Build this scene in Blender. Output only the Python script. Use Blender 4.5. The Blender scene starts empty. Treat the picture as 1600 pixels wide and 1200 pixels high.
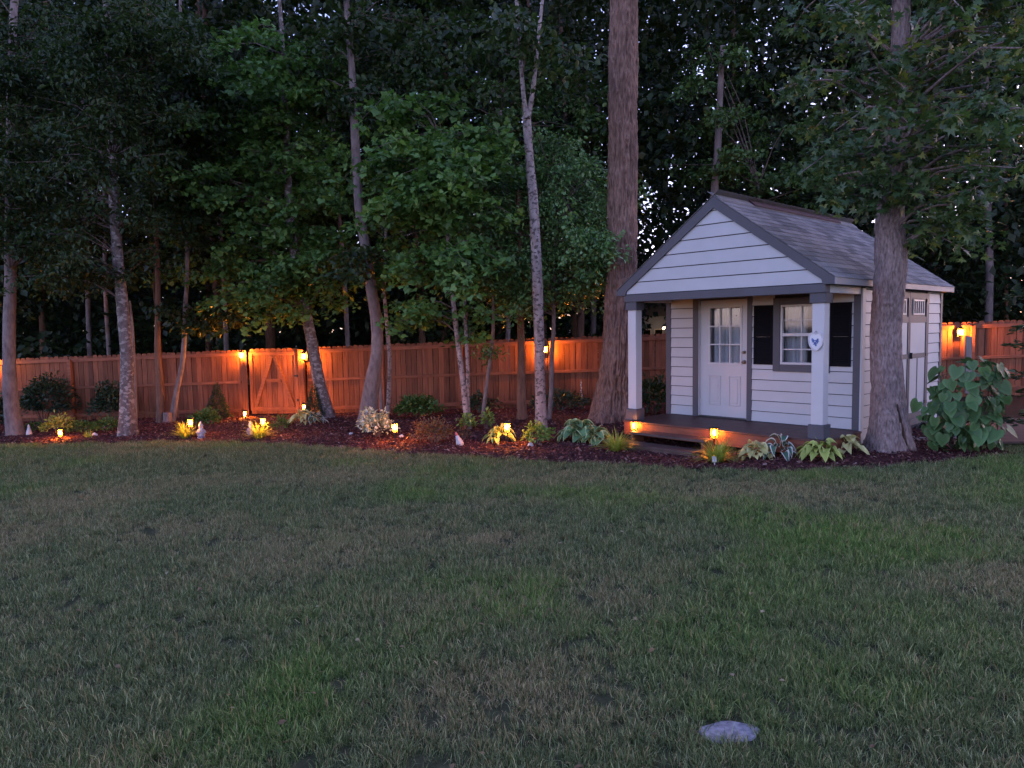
import bpy, bmesh, math, random
import numpy as np
from mathutils import Vector, Matrix

random.seed(7)
rng = np.random.default_rng(11)
R = math.radians
scene = bpy.context.scene
COL = scene.collection

# ------------------------------------------------------------------ camera
F_PX, PITCH, ROLL, CAMZ = 1117.4, 0.0763, 0.0168, 1.92
_cp, _sp, _cr, _sr = math.cos(PITCH), math.sin(PITCH), math.cos(ROLL), math.sin(ROLL)
FWD = Vector((0, _cp, -_sp)); UP0 = Vector((0, _sp, _cp)); RT0 = Vector((1, 0, 0))
RT = RT0 * _cr - UP0 * _sr
UP = RT0 * _sr + UP0 * _cr
cam_data = bpy.data.cameras.new('camera')
cam = bpy.data.objects.new('camera', cam_data)
COL.objects.link(cam)
mw = Matrix((RT, UP, -FWD)).transposed().to_4x4()
mw.translation = (0, 0, CAMZ)
cam.matrix_world = mw
cam_data.sensor_width = 36.0
cam_data.lens = F_PX / 1600.0 * 36.0
cam_data.clip_end = 2000.0
scene.camera = cam

# ------------------------------------------------------------------ sky and light (dusk)
SUN_EL, SUN_ROT = R(18.0), R(56.0)
world = bpy.data.worlds.new('World'); scene.world = world; world.use_nodes = True
wn = world.node_tree; wn.nodes.clear()
sky = wn.nodes.new('ShaderNodeTexSky'); sky.sky_type = 'NISHITA'; sky.sun_disc = False
sky.sun_elevation = SUN_EL; sky.sun_rotation = SUN_ROT
sky.air_density = 1.0; sky.dust_density = 0.6; sky.ozone_density = 2.5
tint = wn.nodes.new('ShaderNodeMix'); tint.data_type = 'RGBA'; tint.blend_type = 'MULTIPLY'
tint.inputs[0].default_value = 1.0; tint.inputs[7].default_value = (1.0, 0.73, 0.90, 1)
bg = wn.nodes.new('ShaderNodeBackground'); bg.inputs[1].default_value = 0.10
wo = wn.nodes.new('ShaderNodeOutputWorld')
wn.links.new(sky.outputs[0], tint.inputs[6]); wn.links.new(tint.outputs[2], bg.inputs[0]); wn.links.new(bg.outputs[0], wo.inputs[0])
sd = bpy.data.lights.new('sun', 'SUN'); sd.energy = 0.02; sd.angle = R(30); sd.color = (1.0, 0.86, 0.84)
sun = bpy.data.objects.new('sun', sd); COL.objects.link(sun)
_sdir = Vector((math.sin(SUN_ROT) * math.cos(SUN_EL), math.cos(SUN_ROT) * math.cos(SUN_EL), math.sin(SUN_EL)))
sun.rotation_euler = _sdir.to_track_quat('Z', 'Y').to_euler()
vs = scene.view_settings
vs.view_transform = 'Standard'; vs.look = 'None'; vs.exposure = 2.75; vs.gamma = 1.0; vs.use_curve_mapping = False
cy = scene.cycles
cy.use_denoising = True
try:
    cy.denoiser = 'OPENIMAGEDENOISE'; cy.denoising_input_passes = 'RGB_ALBEDO_NORMAL'
except Exception:
    pass
cy.max_bounces = 5; cy.diffuse_bounces = 3; cy.glossy_bounces = 2; cy.transmission_bounces = 4
cy.transparent_max_bounces = 6; cy.caustics_reflective = False; cy.caustics_refractive = False
cy.sample_clamp_indirect = 4.0

# ------------------------------------------------------------------ helpers
def G(x, y):
    """ground height: the yard falls gently to the left and towards the fence"""
    return 0.022 * np.clip(x, -25, 25) - 0.009 * np.clip(y, -10, 45)

def ray(px, py):
    a = (px - 800.0) / F_PX; b = (600.0 - py) / F_PX
    return FWD + RT * a + UP * b

def at(px, py, Y):
    d = ray(px, py); t = Y / d.y
    return Vector((d.x * t, Y, CAMZ + d.z * t))

def gp(px, py, lift=0.0):
    d = ray(px, py)
    t = (CAMZ - lift) / (0.022 * d.x - 0.009 * d.y - d.z)
    return Vector((d.x * t, d.y * t, CAMZ + d.z * t))

def fence_Y(x): return 19.8 - 0.104 * (x + 14.2)
def fence_X(px, py=600):
    d = ray(px, py); k = d.x / d.y
    return (19.8 - 0.104 * 14.2) * k / (1 + 0.104 * k)

def tag(o, label=None, cat=None, group=None, kind=None):
    if label: o['label'] = label
    if cat: o['category'] = cat
    if group: o['group'] = group
    if kind: o['kind'] = kind
    return o

def empty(name, loc, rz=0.0):
    o = bpy.data.objects.new(name, None); COL.objects.link(o)
    o.location = loc; o.rotation_euler = (0, 0, rz); o.empty_display_size = 0.1
    return o

def link(name, me, parent=None, loc=None, rot=None, scale=None):
    o = bpy.data.objects.new(name, me); COL.objects.link(o)
    if parent is not None: o.parent = parent
    if loc is not None: o.location = loc
    if rot is not None: o.rotation_euler = rot
    if scale is not None: o.scale = scale
    return o

def np_mesh(name, V, F, material=None, attrs=None, smooth=False):
    V = np.asarray(V, np.float32); F = np.asarray(F, np.int32)
    me = bpy.data.meshes.new(name)
    me.vertices.add(len(V)); me.vertices.foreach_set('co', V.ravel())
    k = F.shape[1]
    me.loops.add(F.size); me.loops.foreach_set('vertex_index', F.ravel())
    me.polygons.add(len(F)); me.polygons.foreach_set('loop_start', np.arange(len(F), dtype=np.int32) * k)
    if smooth: me.polygons.foreach_set('use_smooth', np.ones(len(F), bool))
    me.update(calc_edges=True)
    for an, av in (attrs or {}).items():
        a = me.attributes.new(an, 'FLOAT', 'POINT'); a.data.foreach_set('value', np.asarray(av, np.float32))
    if material is not None: me.materials.append(material)
    return me

class MB:
    """collects simple solids into one mesh"""
    def __init__(s): s.v = []; s.f = []
    def add(s, vs_, fs_):
        n = len(s.v); s.v += [tuple(v) for v in vs_]; s.f += [tuple(i + n for i in f) for f in fs_]; return s
    def box(s, a, b):
        (x0, y0, z0), (x1, y1, z1) = a, b
        return s.add([(x0,y0,z0),(x1,y0,z0),(x1,y1,z0),(x0,y1,z0),(x0,y0,z1),(x1,y0,z1),(x1,y1,z1),(x0,y1,z1)],
                     [(0,3,2,1),(4,5,6,7),(0,1,5,4),(1,2,6,5),(2,3,7,6),(3,0,4,7)])
    def prism(s, poly, axis, lo, hi):
        n = len(poly)
        def p(q, h):
            if axis == 0: return (h, q[0], q[1])
            if axis == 1: return (q[0], h, q[1])
            return (q[0], q[1], h)
        vs_ = [p(q, lo) for q in poly] + [p(q, hi) for q in poly]
        fs_ = [tuple(range(n)), tuple(range(2*n-1, n-1, -1))] + [(i, i+n, (i+1) % n + n, (i+1) % n) for i in range(n)]
        return s.add(vs_, fs_)
    def lathe(s, prof, n=12, c=(0, 0, 0)):
        vs_ = []; fs_ = []
        for r, z in prof:
            for k in range(n):
                a = 2 * math.pi * k / n; vs_.append((c[0] + r * math.cos(a), c[1] + r * math.sin(a), c[2] + z))
        m = len(prof)
        for i in range(m - 1):
            for k in range(n):
                fs_.append((i*n+k, i*n+(k+1) % n, (i+1)*n+(k+1) % n, (i+1)*n+k))
        fs_.append(tuple(range(n-1, -1, -1))); fs_.append(tuple(range((m-1)*n, m*n)))
        return s.add(vs_, fs_)
    def tube(s, pts, radii, n=6):
        pts = [Vector(p) for p in pts]; vs_ = []; fs_ = []
        for i, p in enumerate(pts):
            t = (pts[min(i+1, len(pts)-1)] - pts[max(i-1, 0)]).normalized()
            ref = Vector((0, 1, 0)) if abs(t.y) < 0.9 else Vector((1, 0, 0))
            a = t.cross(ref).normalized(); b = t.cross(a).normalized()
            for k in range(n):
                q = 2 * math.pi * k / n; vs_.append(p + (a * math.cos(q) + b * math.sin(q)) * radii[i])
        m = len(pts)
        for i in range(m - 1):
            for k in range(n):
                fs_.append((i*n+k, (i+1)*n+k, (i+1)*n+(k+1) % n, i*n+(k+1) % n))
        fs_.append(tuple(range(n))); fs_.append(tuple(range(m*n-1, (m-1)*n-1, -1)))
        return s.add(vs_, fs_)
    def mesh(s, name, material, bevel=0.0, smooth=False):
        me = bpy.data.meshes.new(name); me.from_pydata(s.v, [], s.f); me.update()
        bm = bmesh.new(); bm.from_mesh(me)
        bmesh.ops.recalc_face_normals(bm, faces=bm.faces)
        if bevel > 0:
            bmesh.ops.bevel(bm, geom=list(bm.edges), offset=bevel, segments=1, profile=0.5, affect='EDGES')
        bm.to_mesh(me); bm.free()
        if smooth: me.polygons.foreach_set('use_smooth', np.ones(len(me.polygons), bool))
        if material is not None: me.materials.append(material)
        return me
    def build(s, name, material, parent=None, bevel=0.0, smooth=False, **kw):
        return link(name, s.mesh(name, material, bevel, smooth), parent, **kw)

def bx(name, a, b, material, parent=None, bevel=0.0, **kw):
    return MB().box(a, b).build(name, material, parent, bevel, **kw)

# ---- numpy value noise
def _hash(ix, iy, seed):
    h = (ix.astype(np.int64) * 374761393 + iy.astype(np.int64) * 668265263 + seed * 974711) & 0x7fffffff
    h = ((h ^ (h >> 13)) * 1274126177) & 0x7fffffff
    return ((h ^ (h >> 16)) & 0xffff) / 65535.0
def vnoise(x, y, seed=0, per=None):
    x = np.asarray(x, float); y = np.asarray(y, float)
    ix = np.floor(x).astype(int); iy = np.floor(y).astype(int); fx = x - ix; fy = y - iy
    fx = fx*fx*(3-2*fx); fy = fy*fy*(3-2*fy)
    w = (lambda i: i % per) if per else (lambda i: i)
    a = _hash(w(ix), iy, seed); b = _hash(w(ix+1), iy, seed); c = _hash(w(ix), iy+1, seed); d = _hash(w(ix+1), iy+1, seed)
    return (a*(1-fx)+b*fx)*(1-fy) + (c*(1-fx)+d*fx)*fy
def fbm(x, y, seed=0, oct=4):
    s = 0; a = 0.5; t = 0
    for o in range(oct):
        s = s + a * vnoise(x * 2**o, y * 2**o, seed + o); t += a; a *= 0.5
    return s / t

# ------------------------------------------------------------------ materials
class NT:
    def __init__(s, name):
        s.m = bpy.data.materials.new(name); s.m.use_nodes = True; s.t = s.m.node_tree; s.t.nodes.clear()
        s.out = s.n('ShaderNodeOutputMaterial')
    def n(s, typ, **kw):
        o = s.t.nodes.new(typ)
        for k, v in kw.items(): setattr(o, k, v)
        return o
    def l(s, a, b): s.t.links.new(a, b)
    def coords(s, scale=(1, 1, 1), rand=False, src='Object'):
        tc = s.n('ShaderNodeTexCoord'); o = tc.outputs[src]
        if rand:
            oi = s.n('ShaderNodeObjectInfo'); mu = s.n('ShaderNodeMath', operation='MULTIPLY'); mu.inputs[1].default_value = 57.0
            s.l(oi.outputs['Random'], mu.inputs[0])
            va = s.n('ShaderNodeVectorMath', operation='ADD'); s.l(o, va.inputs[0]); s.l(mu.outputs[0], va.inputs[1]); o = va.outputs[0]
        mp = s.n('ShaderNodeMapping'); mp.inputs['Scale'].default_value = scale; s.l(o, mp.inputs[0])
        return mp.outputs[0]
    def noise(s, co, scale, detail=4, rough=0.55):
        t = s.n('ShaderNodeTexNoise'); t.inputs['Scale'].default_value = scale; t.inputs['Detail'].default_value = detail
        t.inputs['Roughness'].default_value = rough; s.l(co, t.inputs['Vector']); return t.outputs['Fac']
    def ramp(s, fac, stops):
        r = s.n('ShaderNodeValToRGB'); e = r.color_ramp.elements
        while len(e) > len(stops): e.remove(e[-1])
        while len(e) < len(stops): e.new(0.5)
        for q, (p, c) in zip(e, stops): q.position = p; q.color = (*c, 1)
        s.l(fac, r.inputs[0]); return r.outputs[0]
    def mix(s, fac, a, b, blend='MIX'):
        m = s.n('ShaderNodeMix', data_type='RGBA', blend_type=blend)
        for sock, v in ((m.inputs[0], fac), (m.inputs[6], a), (m.inputs[7], b)):
            if isinstance(v, (int, float)): sock.default_value = v
            elif isinstance(v, tuple): sock.default_value = (*v, 1)
            else: s.l(v, sock)
        return m.outputs[2]
    def bump(s, h, strength=0.3, dist=0.01):
        b = s.n('ShaderNodeBump'); b.inputs['Strength'].default_value = strength; b.inputs['Distance'].default_value = dist
        s.l(h, b.inputs['Height']); return b.outputs[0]
    def bsdf(s, color, rough=0.7, normal=None, spec=0.3, metal=0.0):
        p = s.n('ShaderNodeBsdfPrincipled')
        if isinstance(color, tuple): p.inputs['Base Color'].default_value = (*color, 1)
        else: s.l(color, p.inputs['Base Color'])
        if isinstance(rough, (int, float)): p.inputs['Roughness'].default_value = rough
        else: s.l(rough, p.inputs['Roughness'])
        p.inputs['Specular IOR Level'].default_value = spec; p.inputs['Metallic'].default_value = metal
        if normal is not None: s.l(normal, p.inputs['Normal'])
        return p
    def done(s, shader): s.l(shader.outputs[0], s.out.inputs[0]); return s.m

def paint(name, c, var=0.12, rough=0.55, scale=3.0, bump=0.08, spec=0.3):
    t = NT(name); co = t.coords(rand=True)
    f = t.noise(co, scale, 5); d = tuple(x * (1 - var) for x in c); l = tuple(min(1, x * (1 + var * .5)) for x in c)
    g = t.noise(co, 90, 2)
    col = t.ramp(f, [(0.3, d), (0.7, l)])
    return t.done(t.bsdf(col, rough, t.bump(g, bump, 0.004), spec))

def wood(name, dark, mid, light, grain=(40, 40, 2.2), rough=0.7, rvar=0.35):
    """grain runs along the axis with the small scale"""
    t = NT(name); co = t.coords(grain, rand=True)
    f = t.noise(co, 1.0, 6, 0.6)
    c0 = t.coords((3, 3, 1), rand=True); k = t.noise(c0, 2.0, 3)
    col = t.ramp(f, [(0.25, dark), (0.5, mid), (0.78, light)])
    oi = t.n('ShaderNodeObjectInfo')
    tone = t.ramp(oi.outputs['Random'], [(0.0, (1-rvar,)*3), (1.0, (1.0,)*3)])
    col = t.mix(1.0, col, tone, 'MULTIPLY')
    blot = t.ramp(k, [(0.3, (0.72,)*3), (0.6, (1, 1, 1))])
    col = t.mix(0.8, col, blot, 'MULTIPLY')
    return t.done(t.bsdf(col, rough, t.bump(f, 0.35, 0.006), 0.25))

def bark(name, dark, mid, light, sxy=22, sz=3.5, spots=None, bump=0.7, spot_scale=9):
    t = NT(name); co = t.coords((sxy, sxy, sz)); f = t.noise(co, 1.0, 6, 0.62)
    big = t.noise(t.coords((1, 1, 0.6)), 2.2, 3)
    col = t.ramp(f, [(0.28, dark), (0.5, mid), (0.75, light)])
    col = t.mix(0.7, col, t.ramp(big, [(0.3, (0.62, 0.62, 0.62)), (0.7, (1.1, 1.08, 1.05))]), 'MULTIPLY')
    if spots:
        s = t.noise(t.coords((1, 1, 1.5)), spot_scale, 4, 0.5)
        m = t.ramp(s, [(0.52, (0, 0, 0)), (0.60, (1, 1, 1))])
        col = t.mix(m, col, spots)
    return t.done(t.bsdf(col, 0.9, t.bump(f, bump, 0.02), 0.15))

def leafmat(name, cs, transl=0.3, rough=0.5, spec=0.35):
    """cs: dark .. light leaf colours, picked per leaf by the rnd attribute"""
    t = NT(name); a = t.n('ShaderNodeAttribute', attribute_name='rnd')
    n = len(cs); col = t.ramp(a.outputs['Fac'], [(i / max(1, n - 1), c) for i, c in enumerate(cs)])
    p = t.bsdf(col, rough, spec=spec)
    tr = t.n('ShaderNodeBsdfTranslucent'); yel = t.mix(1.0, col, (1.0, 1.15, 0.5), 'MULTIPLY'); t.l(yel, tr.inputs[0])
    ms = t.n('ShaderNodeMixShader'); ms.inputs[0].default_value = transl
    t.l(p.outputs[0], ms.inputs[1]); t.l(tr.outputs[0], ms.inputs[2])
    return t.done(ms)

def edged_leaf(name, centre, edge, at_=0.62, width=0.12, objvar=0.3):
    """hosta leaf: margin colour by the 'edge' attribute, veins by 'vein'"""
    t = NT(name); a = t.n('ShaderNodeAttribute', attribute_name='edge')
    nz = t.noise(t.coords(rand=True), 40, 3)
    ad = t.n('ShaderNodeMath', operation='MULTIPLY_ADD'); ad.inputs[1].default_value = 0.25; t.l(nz, ad.inputs[0]); t.l(a.outputs['Fac'], ad.inputs[2])
    m = t.ramp(ad.outputs[0], [(at_, (0, 0, 0)), (min(1, at_ + width), (1, 1, 1))])
    oi = t.n('ShaderNodeObjectInfo'); tone = t.ramp(oi.outputs['Random'], [(0, (1 - objvar,)*3), (1, (1.1,)*3)])
    col = t.mix(1.0, t.mix(m, centre, edge), tone, 'MULTIPLY')
    v = t.n('ShaderNodeAttribute', attribute_name='vein')
    p = t.bsdf(col, 0.5, t.bump(v.outputs['Fac'], 0.5, 0.01), 0.35)
    tr = t.n('ShaderNodeBsdfTranslucent'); t.l(col, tr.inputs[0])
    ms = t.n('ShaderNodeMixShader'); ms.inputs[0].default_value = 0.2
    t.l(p.outputs[0], ms.inputs[1]); t.l(tr.outputs[0], ms.inputs[2])
    return t.done(ms)

def emit(name, c, s):
    t = NT(name); e = t.n('ShaderNodeEmission'); e.inputs[0].default_value = (*c, 1); e.inputs[1].default_value = s
    return t.done(e)

M = {}
M['shade_backing'] = paint('dark_shade_backing', (0.05, 0.05, 0.06), 0.2, 0.9)  # wall backing painted dark to put shadow lines into the siding gaps
M['siding'] = paint('siding', (0.37, 0.385, 0.40), 0.06)
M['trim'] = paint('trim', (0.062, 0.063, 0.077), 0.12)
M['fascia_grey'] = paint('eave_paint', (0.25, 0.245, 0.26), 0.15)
M['white'] = paint('white_paint', (0.42, 0.425, 0.44), 0.05, 0.45)
M['door'] = paint('door_paint', (0.38, 0.39, 0.41), 0.04, 0.4)
M['shutter'] = paint('shutter_paint', (0.006, 0.006, 0.008), 0.2, 0.85, spec=0.08)
M['black'] = paint('black_metal', (0.02, 0.02, 0.022), 0.2, 0.45)
M['brass'] = paint('door_hardware', (0.16, 0.12, 0.09), 0.2, 0.3)
M['ceiling'] = paint('porch_ceiling', (0.55, 0.52, 0.48), 0.08)
M['vent'] = paint('ridge_vent', (0.06, 0.03, 0.035), 0.2, 0.8)
M['deck'] = wood('deck_board', (0.055, 0.027, 0.022), (0.085, 0.04, 0.034), (0.11, 0.058, 0.05), (2.2, 40, 40), 0.5, 0.2)
M['fascia'] = wood('deck_fascia', (0.12, 0.04, 0.025), (0.18, 0.065, 0.04), (0.24, 0.09, 0.055), (2.2, 40, 40), 0.6, 0.1)
M['step'] = wood('step_tread', (0.062, 0.040, 0.035), (0.100, 0.062, 0.056), (0.138, 0.088, 0.077), (2.2, 40, 40), 0.5, 0.2)
M['picket'] = wood('fence_picket', (0.144, 0.045, 0.023), (0.269, 0.094, 0.049), (0.359, 0.139, 0.076), (38, 38, 2.0), 0.75, 0.58)
M['rail'] = wood('fence_rail', (0.144, 0.047, 0.025), (0.260, 0.094, 0.052), (0.340, 0.135, 0.076), (2.0, 38, 38), 0.75, 0.2)
M['greyboard'] = wood('weathered_board', (0.14, 0.12, 0.115), (0.24, 0.21, 0.2), (0.33, 0.29, 0.28), (38, 38, 2.0), 0.8, 0.2)
M['walk'] = wood('boardwalk_plank', (0.054, 0.036, 0.030), (0.090, 0.063, 0.054), (0.120, 0.090, 0.078), (2.0, 38, 38), 0.7, 0.3)
M['bark_big'] = bark('bark_ridged', (0.064, 0.037, 0.030), (0.213, 0.132, 0.106), (0.362, 0.235, 0.191), 34, 6, None, 1.0)
M['bark_gum'] = bark('bark_sweetgum', (0.087, 0.065, 0.061), (0.232, 0.177, 0.171), (0.377, 0.304, 0.297), 38, 11, None, 1.0)
M['bark_pale'] = bark('bark_pale', (0.110, 0.084, 0.080), (0.183, 0.146, 0.143), (0.248, 0.208, 0.204), 14, 5, None, 0.5)
M['bark_spot'] = bark('bark_lichen', (0.137, 0.108, 0.103), (0.257, 0.215, 0.211), (0.360, 0.317, 0.314), 14, 6, (0.077, 0.065, 0.062), 0.5, 13)
M['bark_mottle'] = bark('bark_mottled', (0.055, 0.043, 0.043), (0.124, 0.102, 0.101), (0.204, 0.175, 0.172), 16, 7, (0.248, 0.226, 0.218), 0.6, 10)
M['bark_red'] = bark('bark_reddish', (0.08, 0.045, 0.032), (0.16, 0.09, 0.065), (0.24, 0.14, 0.1), 18, 3, None, 0.7)
M['twig'] = bark('twig_bark', (0.08, 0.06, 0.05), (0.13, 0.1, 0.09), (0.18, 0.15, 0.13), 20, 5, None, 0.3)
M['lf_maple'] = leafmat('maple_leaf', [(0.046, 0.098, 0.026), (0.072, 0.158, 0.040), (0.106, 0.212, 0.052), (0.158, 0.264, 0.066)], 0.35)
M['lf_holly'] = leafmat('holly_leaf', [(0.053, 0.114, 0.039), (0.079, 0.176, 0.053), (0.124, 0.246, 0.070), (0.157, 0.264, 0.105)], 0.2, 0.35, 0.5)
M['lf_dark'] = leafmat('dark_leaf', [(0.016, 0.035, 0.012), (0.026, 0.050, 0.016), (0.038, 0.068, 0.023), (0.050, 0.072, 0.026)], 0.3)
M['lf_mid'] = leafmat('understorey_leaf', [(0.033, 0.065, 0.021), (0.052, 0.104, 0.031), (0.078, 0.150, 0.044), (0.117, 0.195, 0.058)], 0.3)
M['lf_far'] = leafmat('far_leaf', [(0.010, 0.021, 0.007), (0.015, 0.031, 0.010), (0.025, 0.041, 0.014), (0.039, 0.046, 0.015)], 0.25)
M['lf_gum'] = leafmat('sweetgum_leaf', [(0.033, 0.071, 0.027), (0.048, 0.095, 0.036), (0.071, 0.123, 0.043), (0.161, 0.189, 0.048)], 0.35, 0.42, 0.45)
M['lf_shrub'] = leafmat('shrub_leaf', [(0.035, 0.08, 0.02), (0.06, 0.13, 0.03), (0.1, 0.19, 0.05)], 0.25)
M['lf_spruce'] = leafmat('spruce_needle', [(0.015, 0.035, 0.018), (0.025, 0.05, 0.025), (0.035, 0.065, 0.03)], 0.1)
M['lf_cedar'] = leafmat('cedar_spray', [(0.03, 0.055, 0.022), (0.045, 0.08, 0.03), (0.07, 0.1, 0.045)], 0.15)
M['lf_white'] = leafmat('variegated_leaf', [(0.3, 0.34, 0.2), (0.48, 0.5, 0.36), (0.62, 0.62, 0.5)], 0.2)
M['lf_red'] = leafmat('barberry_leaf', [(0.1, 0.03, 0.02), (0.17, 0.07, 0.035), (0.2, 0.12, 0.06), (0.14, 0.13, 0.06)], 0.25)
M['lf_yellow'] = leafmat('yellow_leaf', [(0.16, 0.2, 0.04), (0.26, 0.3, 0.06), (0.4, 0.42, 0.1)], 0.3)
M['lf_lime'] = leafmat('lime_leaf', [(0.1, 0.19, 0.04), (0.17, 0.28, 0.06), (0.25, 0.36, 0.1)], 0.3)
M['blade'] = leafmat('tuft_blade', [(0.2, 0.27, 0.04), (0.34, 0.4, 0.07), (0.5, 0.52, 0.12)], 0.35)
M['heart'] = edged_leaf('heart_leaf', (0.072, 0.156, 0.052), (0.098, 0.195, 0.072), 0.7, 0.2, 0.45)
M['hosta_green'] = edged_leaf('hosta_variegated', (0.14, 0.26, 0.11), (0.46, 0.54, 0.25), 0.84, 0.1)
M['hosta_yellow'] = edged_leaf('hosta_yellow', (0.36, 0.44, 0.10), (0.46, 0.52, 0.15), 0.8, 0.2)
M['hosta_pale'] = edged_leaf('hosta_pale', (0.56, 0.54, 0.22), (0.64, 0.62, 0.30), 0.8, 0.2)
M['hosta_white'] = edged_leaf('hosta_white_edge', (0.06, 0.13, 0.08), (0.62, 0.64, 0.56), 0.8, 0.05)
M['plastic_white'] = paint('white_plastic', (0.46, 0.46, 0.49), 0.1, 0.6)
M['stone_pale'] = paint('pale_stone', (0.5, 0.48, 0.5), 0.25, 0.9, 14, 0.6)
M['bulb_path'] = emit('path_lamp_bulb', (1.0, 0.40, 0.085), 330.0)
M['bulb_deck'] = emit('deck_lamp_bulb', (1.0, 0.40, 0.085), 120.0)
M['bulb_wall'] = emit('wall_lamp_bulb', (1.0, 0.40, 0.085), 820.0)
def amber():
    t = NT('amber_glass')
    tp = t.n('ShaderNodeBsdfTransparent'); tp.inputs[0].default_value = (1.0, 0.72, 0.34, 1)
    tr = t.n('ShaderNodeBsdfTranslucent'); tr.inputs[0].default_value = (0.95, 0.5, 0.13, 1)
    ms = t.n('ShaderNodeMixShader'); ms.inputs[0].default_value = 0.14
    t.l(tp.outputs[0], ms.inputs[1]); t.l(tr.outputs[0], ms.inputs[2]); return t.done(ms)
M['amber'] = amber()
def bulb(z, r, h, mat, parent):
    return MB().lathe([(r * .5, z - h), (r, z - h * .4), (r, z + h * .5), (r * .4, z + h)], 8).build('bulb', mat, parent, smooth=True)
M['lamp_far'] = emit('far_porch_bulb', (1.0, 0.6, 0.3), 8.0)

def ground_mat(name, stops, scale, bump, dist, extra=None):
    t = NT(name); co = t.coords()
    f = t.noise(co, scale, 8, 0.7); big = t.noise(co, 0.45, 4)
    col = t.ramp(f, stops)
    col = t.mix(0.6, col, t.ramp(big, [(0.3, (0.65, 0.65, 0.65)), (0.7, (1.15, 1.1, 1.05))]), 'MULTIPLY')
    return t.done(t.bsdf(col, 0.95, t.bump(f, bump, dist), 0.1))
M['soil'] = ground_mat('lawn_soil', [(0.3, (0.031, 0.034, 0.017)), (0.55, (0.056, 0.062, 0.031)), (0.75, (0.092, 0.088, 0.052))], 9, 0.8, 0.03)
M['mulch'] = ground_mat('mulch_base', [(0.3, (0.03, 0.012, 0.012)), (0.55, (0.07, 0.025, 0.025)), (0.75, (0.11, 0.045, 0.04))], 14, 1.0, 0.03)
M['litter'] = ground_mat('leaf_litter', [(0.3, (0.02, 0.014, 0.01)), (0.6, (0.045, 0.032, 0.022)), (0.8, (0.07, 0.05, 0.035))], 8, 0.8, 0.03)
def chipmat():
    t = NT('mulch_chip'); a = t.n('ShaderNodeAttribute', attribute_name='rnd')
    col = t.ramp(a.outputs['Fac'], [(0, (0.035, 0.013, 0.014)), (0.45, (0.085, 0.03, 0.03)), (0.8, (0.15, 0.06, 0.055)), (0.95, (0.2, 0.11, 0.095)), (1.0, (0.32, 0.24, 0.21))])
    return t.done(t.bsdf(col, 0.85, spec=0.2))
M['chip'] = chipmat()
def grassmat():
    t = NT('grass_blade'); a = t.n('ShaderNodeAttribute', attribute_name='rnd'); a2 = t.n('ShaderNodeAttribute', attribute_name='pick')
    dry = t.n('ShaderNodeAttribute', attribute_name='dry', attribute_type='INSTANCER'); lush = t.n('ShaderNodeAttribute', attribute_name='lush', attribute_type='INSTANCER')
    g = t.ramp(a.outputs['Fac'], [(0, (0.045, 0.065, 0.018)), (0.45, (0.125, 0.165, 0.062)), (0.8, (0.255, 0.30, 0.13)), (1, (0.40, 0.43, 0.22))])
    g2 = t.ramp(a.outputs['Fac'], [(0, (0.05, 0.105, 0.02)), (0.5, (0.115, 0.215, 0.04)), (1, (0.25, 0.38, 0.09))])
    s = t.ramp(a.outputs['Fac'], [(0, (0.16, 0.125, 0.06)), (0.5, (0.33, 0.27, 0.135)), (1, (0.58, 0.5, 0.28))])
    lt = t.n('ShaderNodeMath', operation='LESS_THAN'); t.l(a2.outputs['Fac'], lt.inputs[0]); t.l(dry.outputs['Fac'], lt.inputs[1])
    col = t.mix(lush.outputs['Fac'], g, g2); col = t.mix(lt.outputs[0], col, s)
    p = t.bsdf(col, 0.6, spec=0.25)
    tr = t.n('ShaderNodeBsdfTranslucent'); t.l(col, tr.inputs[0])
    ms = t.n('ShaderNodeMixShader'); ms.inputs[0].default_value = 0.25
    t.l(p.outputs[0], ms.inputs[1]); t.l(tr.outputs[0], ms.inputs[2])
    return t.done(ms)
M['grass'] = grassmat()
def shinglemat():
    t = NT('asphalt_shingle'); co = t.coords(rand=True)
    f = t.noise(co, 110, 3, 0.7); k = t.noise(co, 5, 3)
    oi = t.n('ShaderNodeObjectInfo')
    base = t.ramp(oi.outputs['Random'], [(0, (0.135, 0.132, 0.138)), (0.5, (0.2, 0.195, 0.2)), (1, (0.27, 0.262, 0.262))])
    col = t.mix(0.7, base, t.ramp(f, [(0.3, (0.55,)*3), (0.7, (1.35,)*3)]), 'MULTIPLY')
    col = t.mix(0.6, col, t.ramp(k, [(0.3, (0.75,)*3), (0.7, (1.1,)*3)]), 'MULTIPLY')
    return t.done(t.bsdf(col, 0.95, t.bump(f, 0.5, 0.004), 0.1))
M['shingle'] = shinglemat()
def glassmat():
    t = NT('window_glass')
    gl = t.n('ShaderNodeBsdfGlossy'); gl.inputs['Roughness'].default_value = 0.04; gl.inputs[0].default_value = (0.9, 0.92, 1, 1)
    tp = t.n('ShaderNodeBsdfTransparent'); tp.inputs[0].default_value = (0.86, 0.88, 0.9, 1)
    fr = t.n('ShaderNodeFresnel'); fr.inputs[0].default_value = 1.5
    ms = t.n('ShaderNodeMixShader'); t.l(fr.outputs[0], ms.inputs[0]); t.l(tp.outputs[0], ms.inputs[1]); t.l(gl.outputs[0], ms.inputs[2])
    return t.done(ms)
M['glass'] = glassmat()
M['curtain'] = paint('curtain_cloth', (0.55, 0.54, 0.55), 0.12, 0.9, 6)
M['inside'] = paint('room_dark', (0.05, 0.045, 0.045), 0.2, 0.9)
#@@STRUCT
# ================================================================== setting: ground
def GH(x, y):
    return G(x, y) + 0.05 * (fbm(np.asarray(x) * 0.35 + 40, np.asarray(y) * 0.35 + 40, 3, 3) - 0.5)

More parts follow.
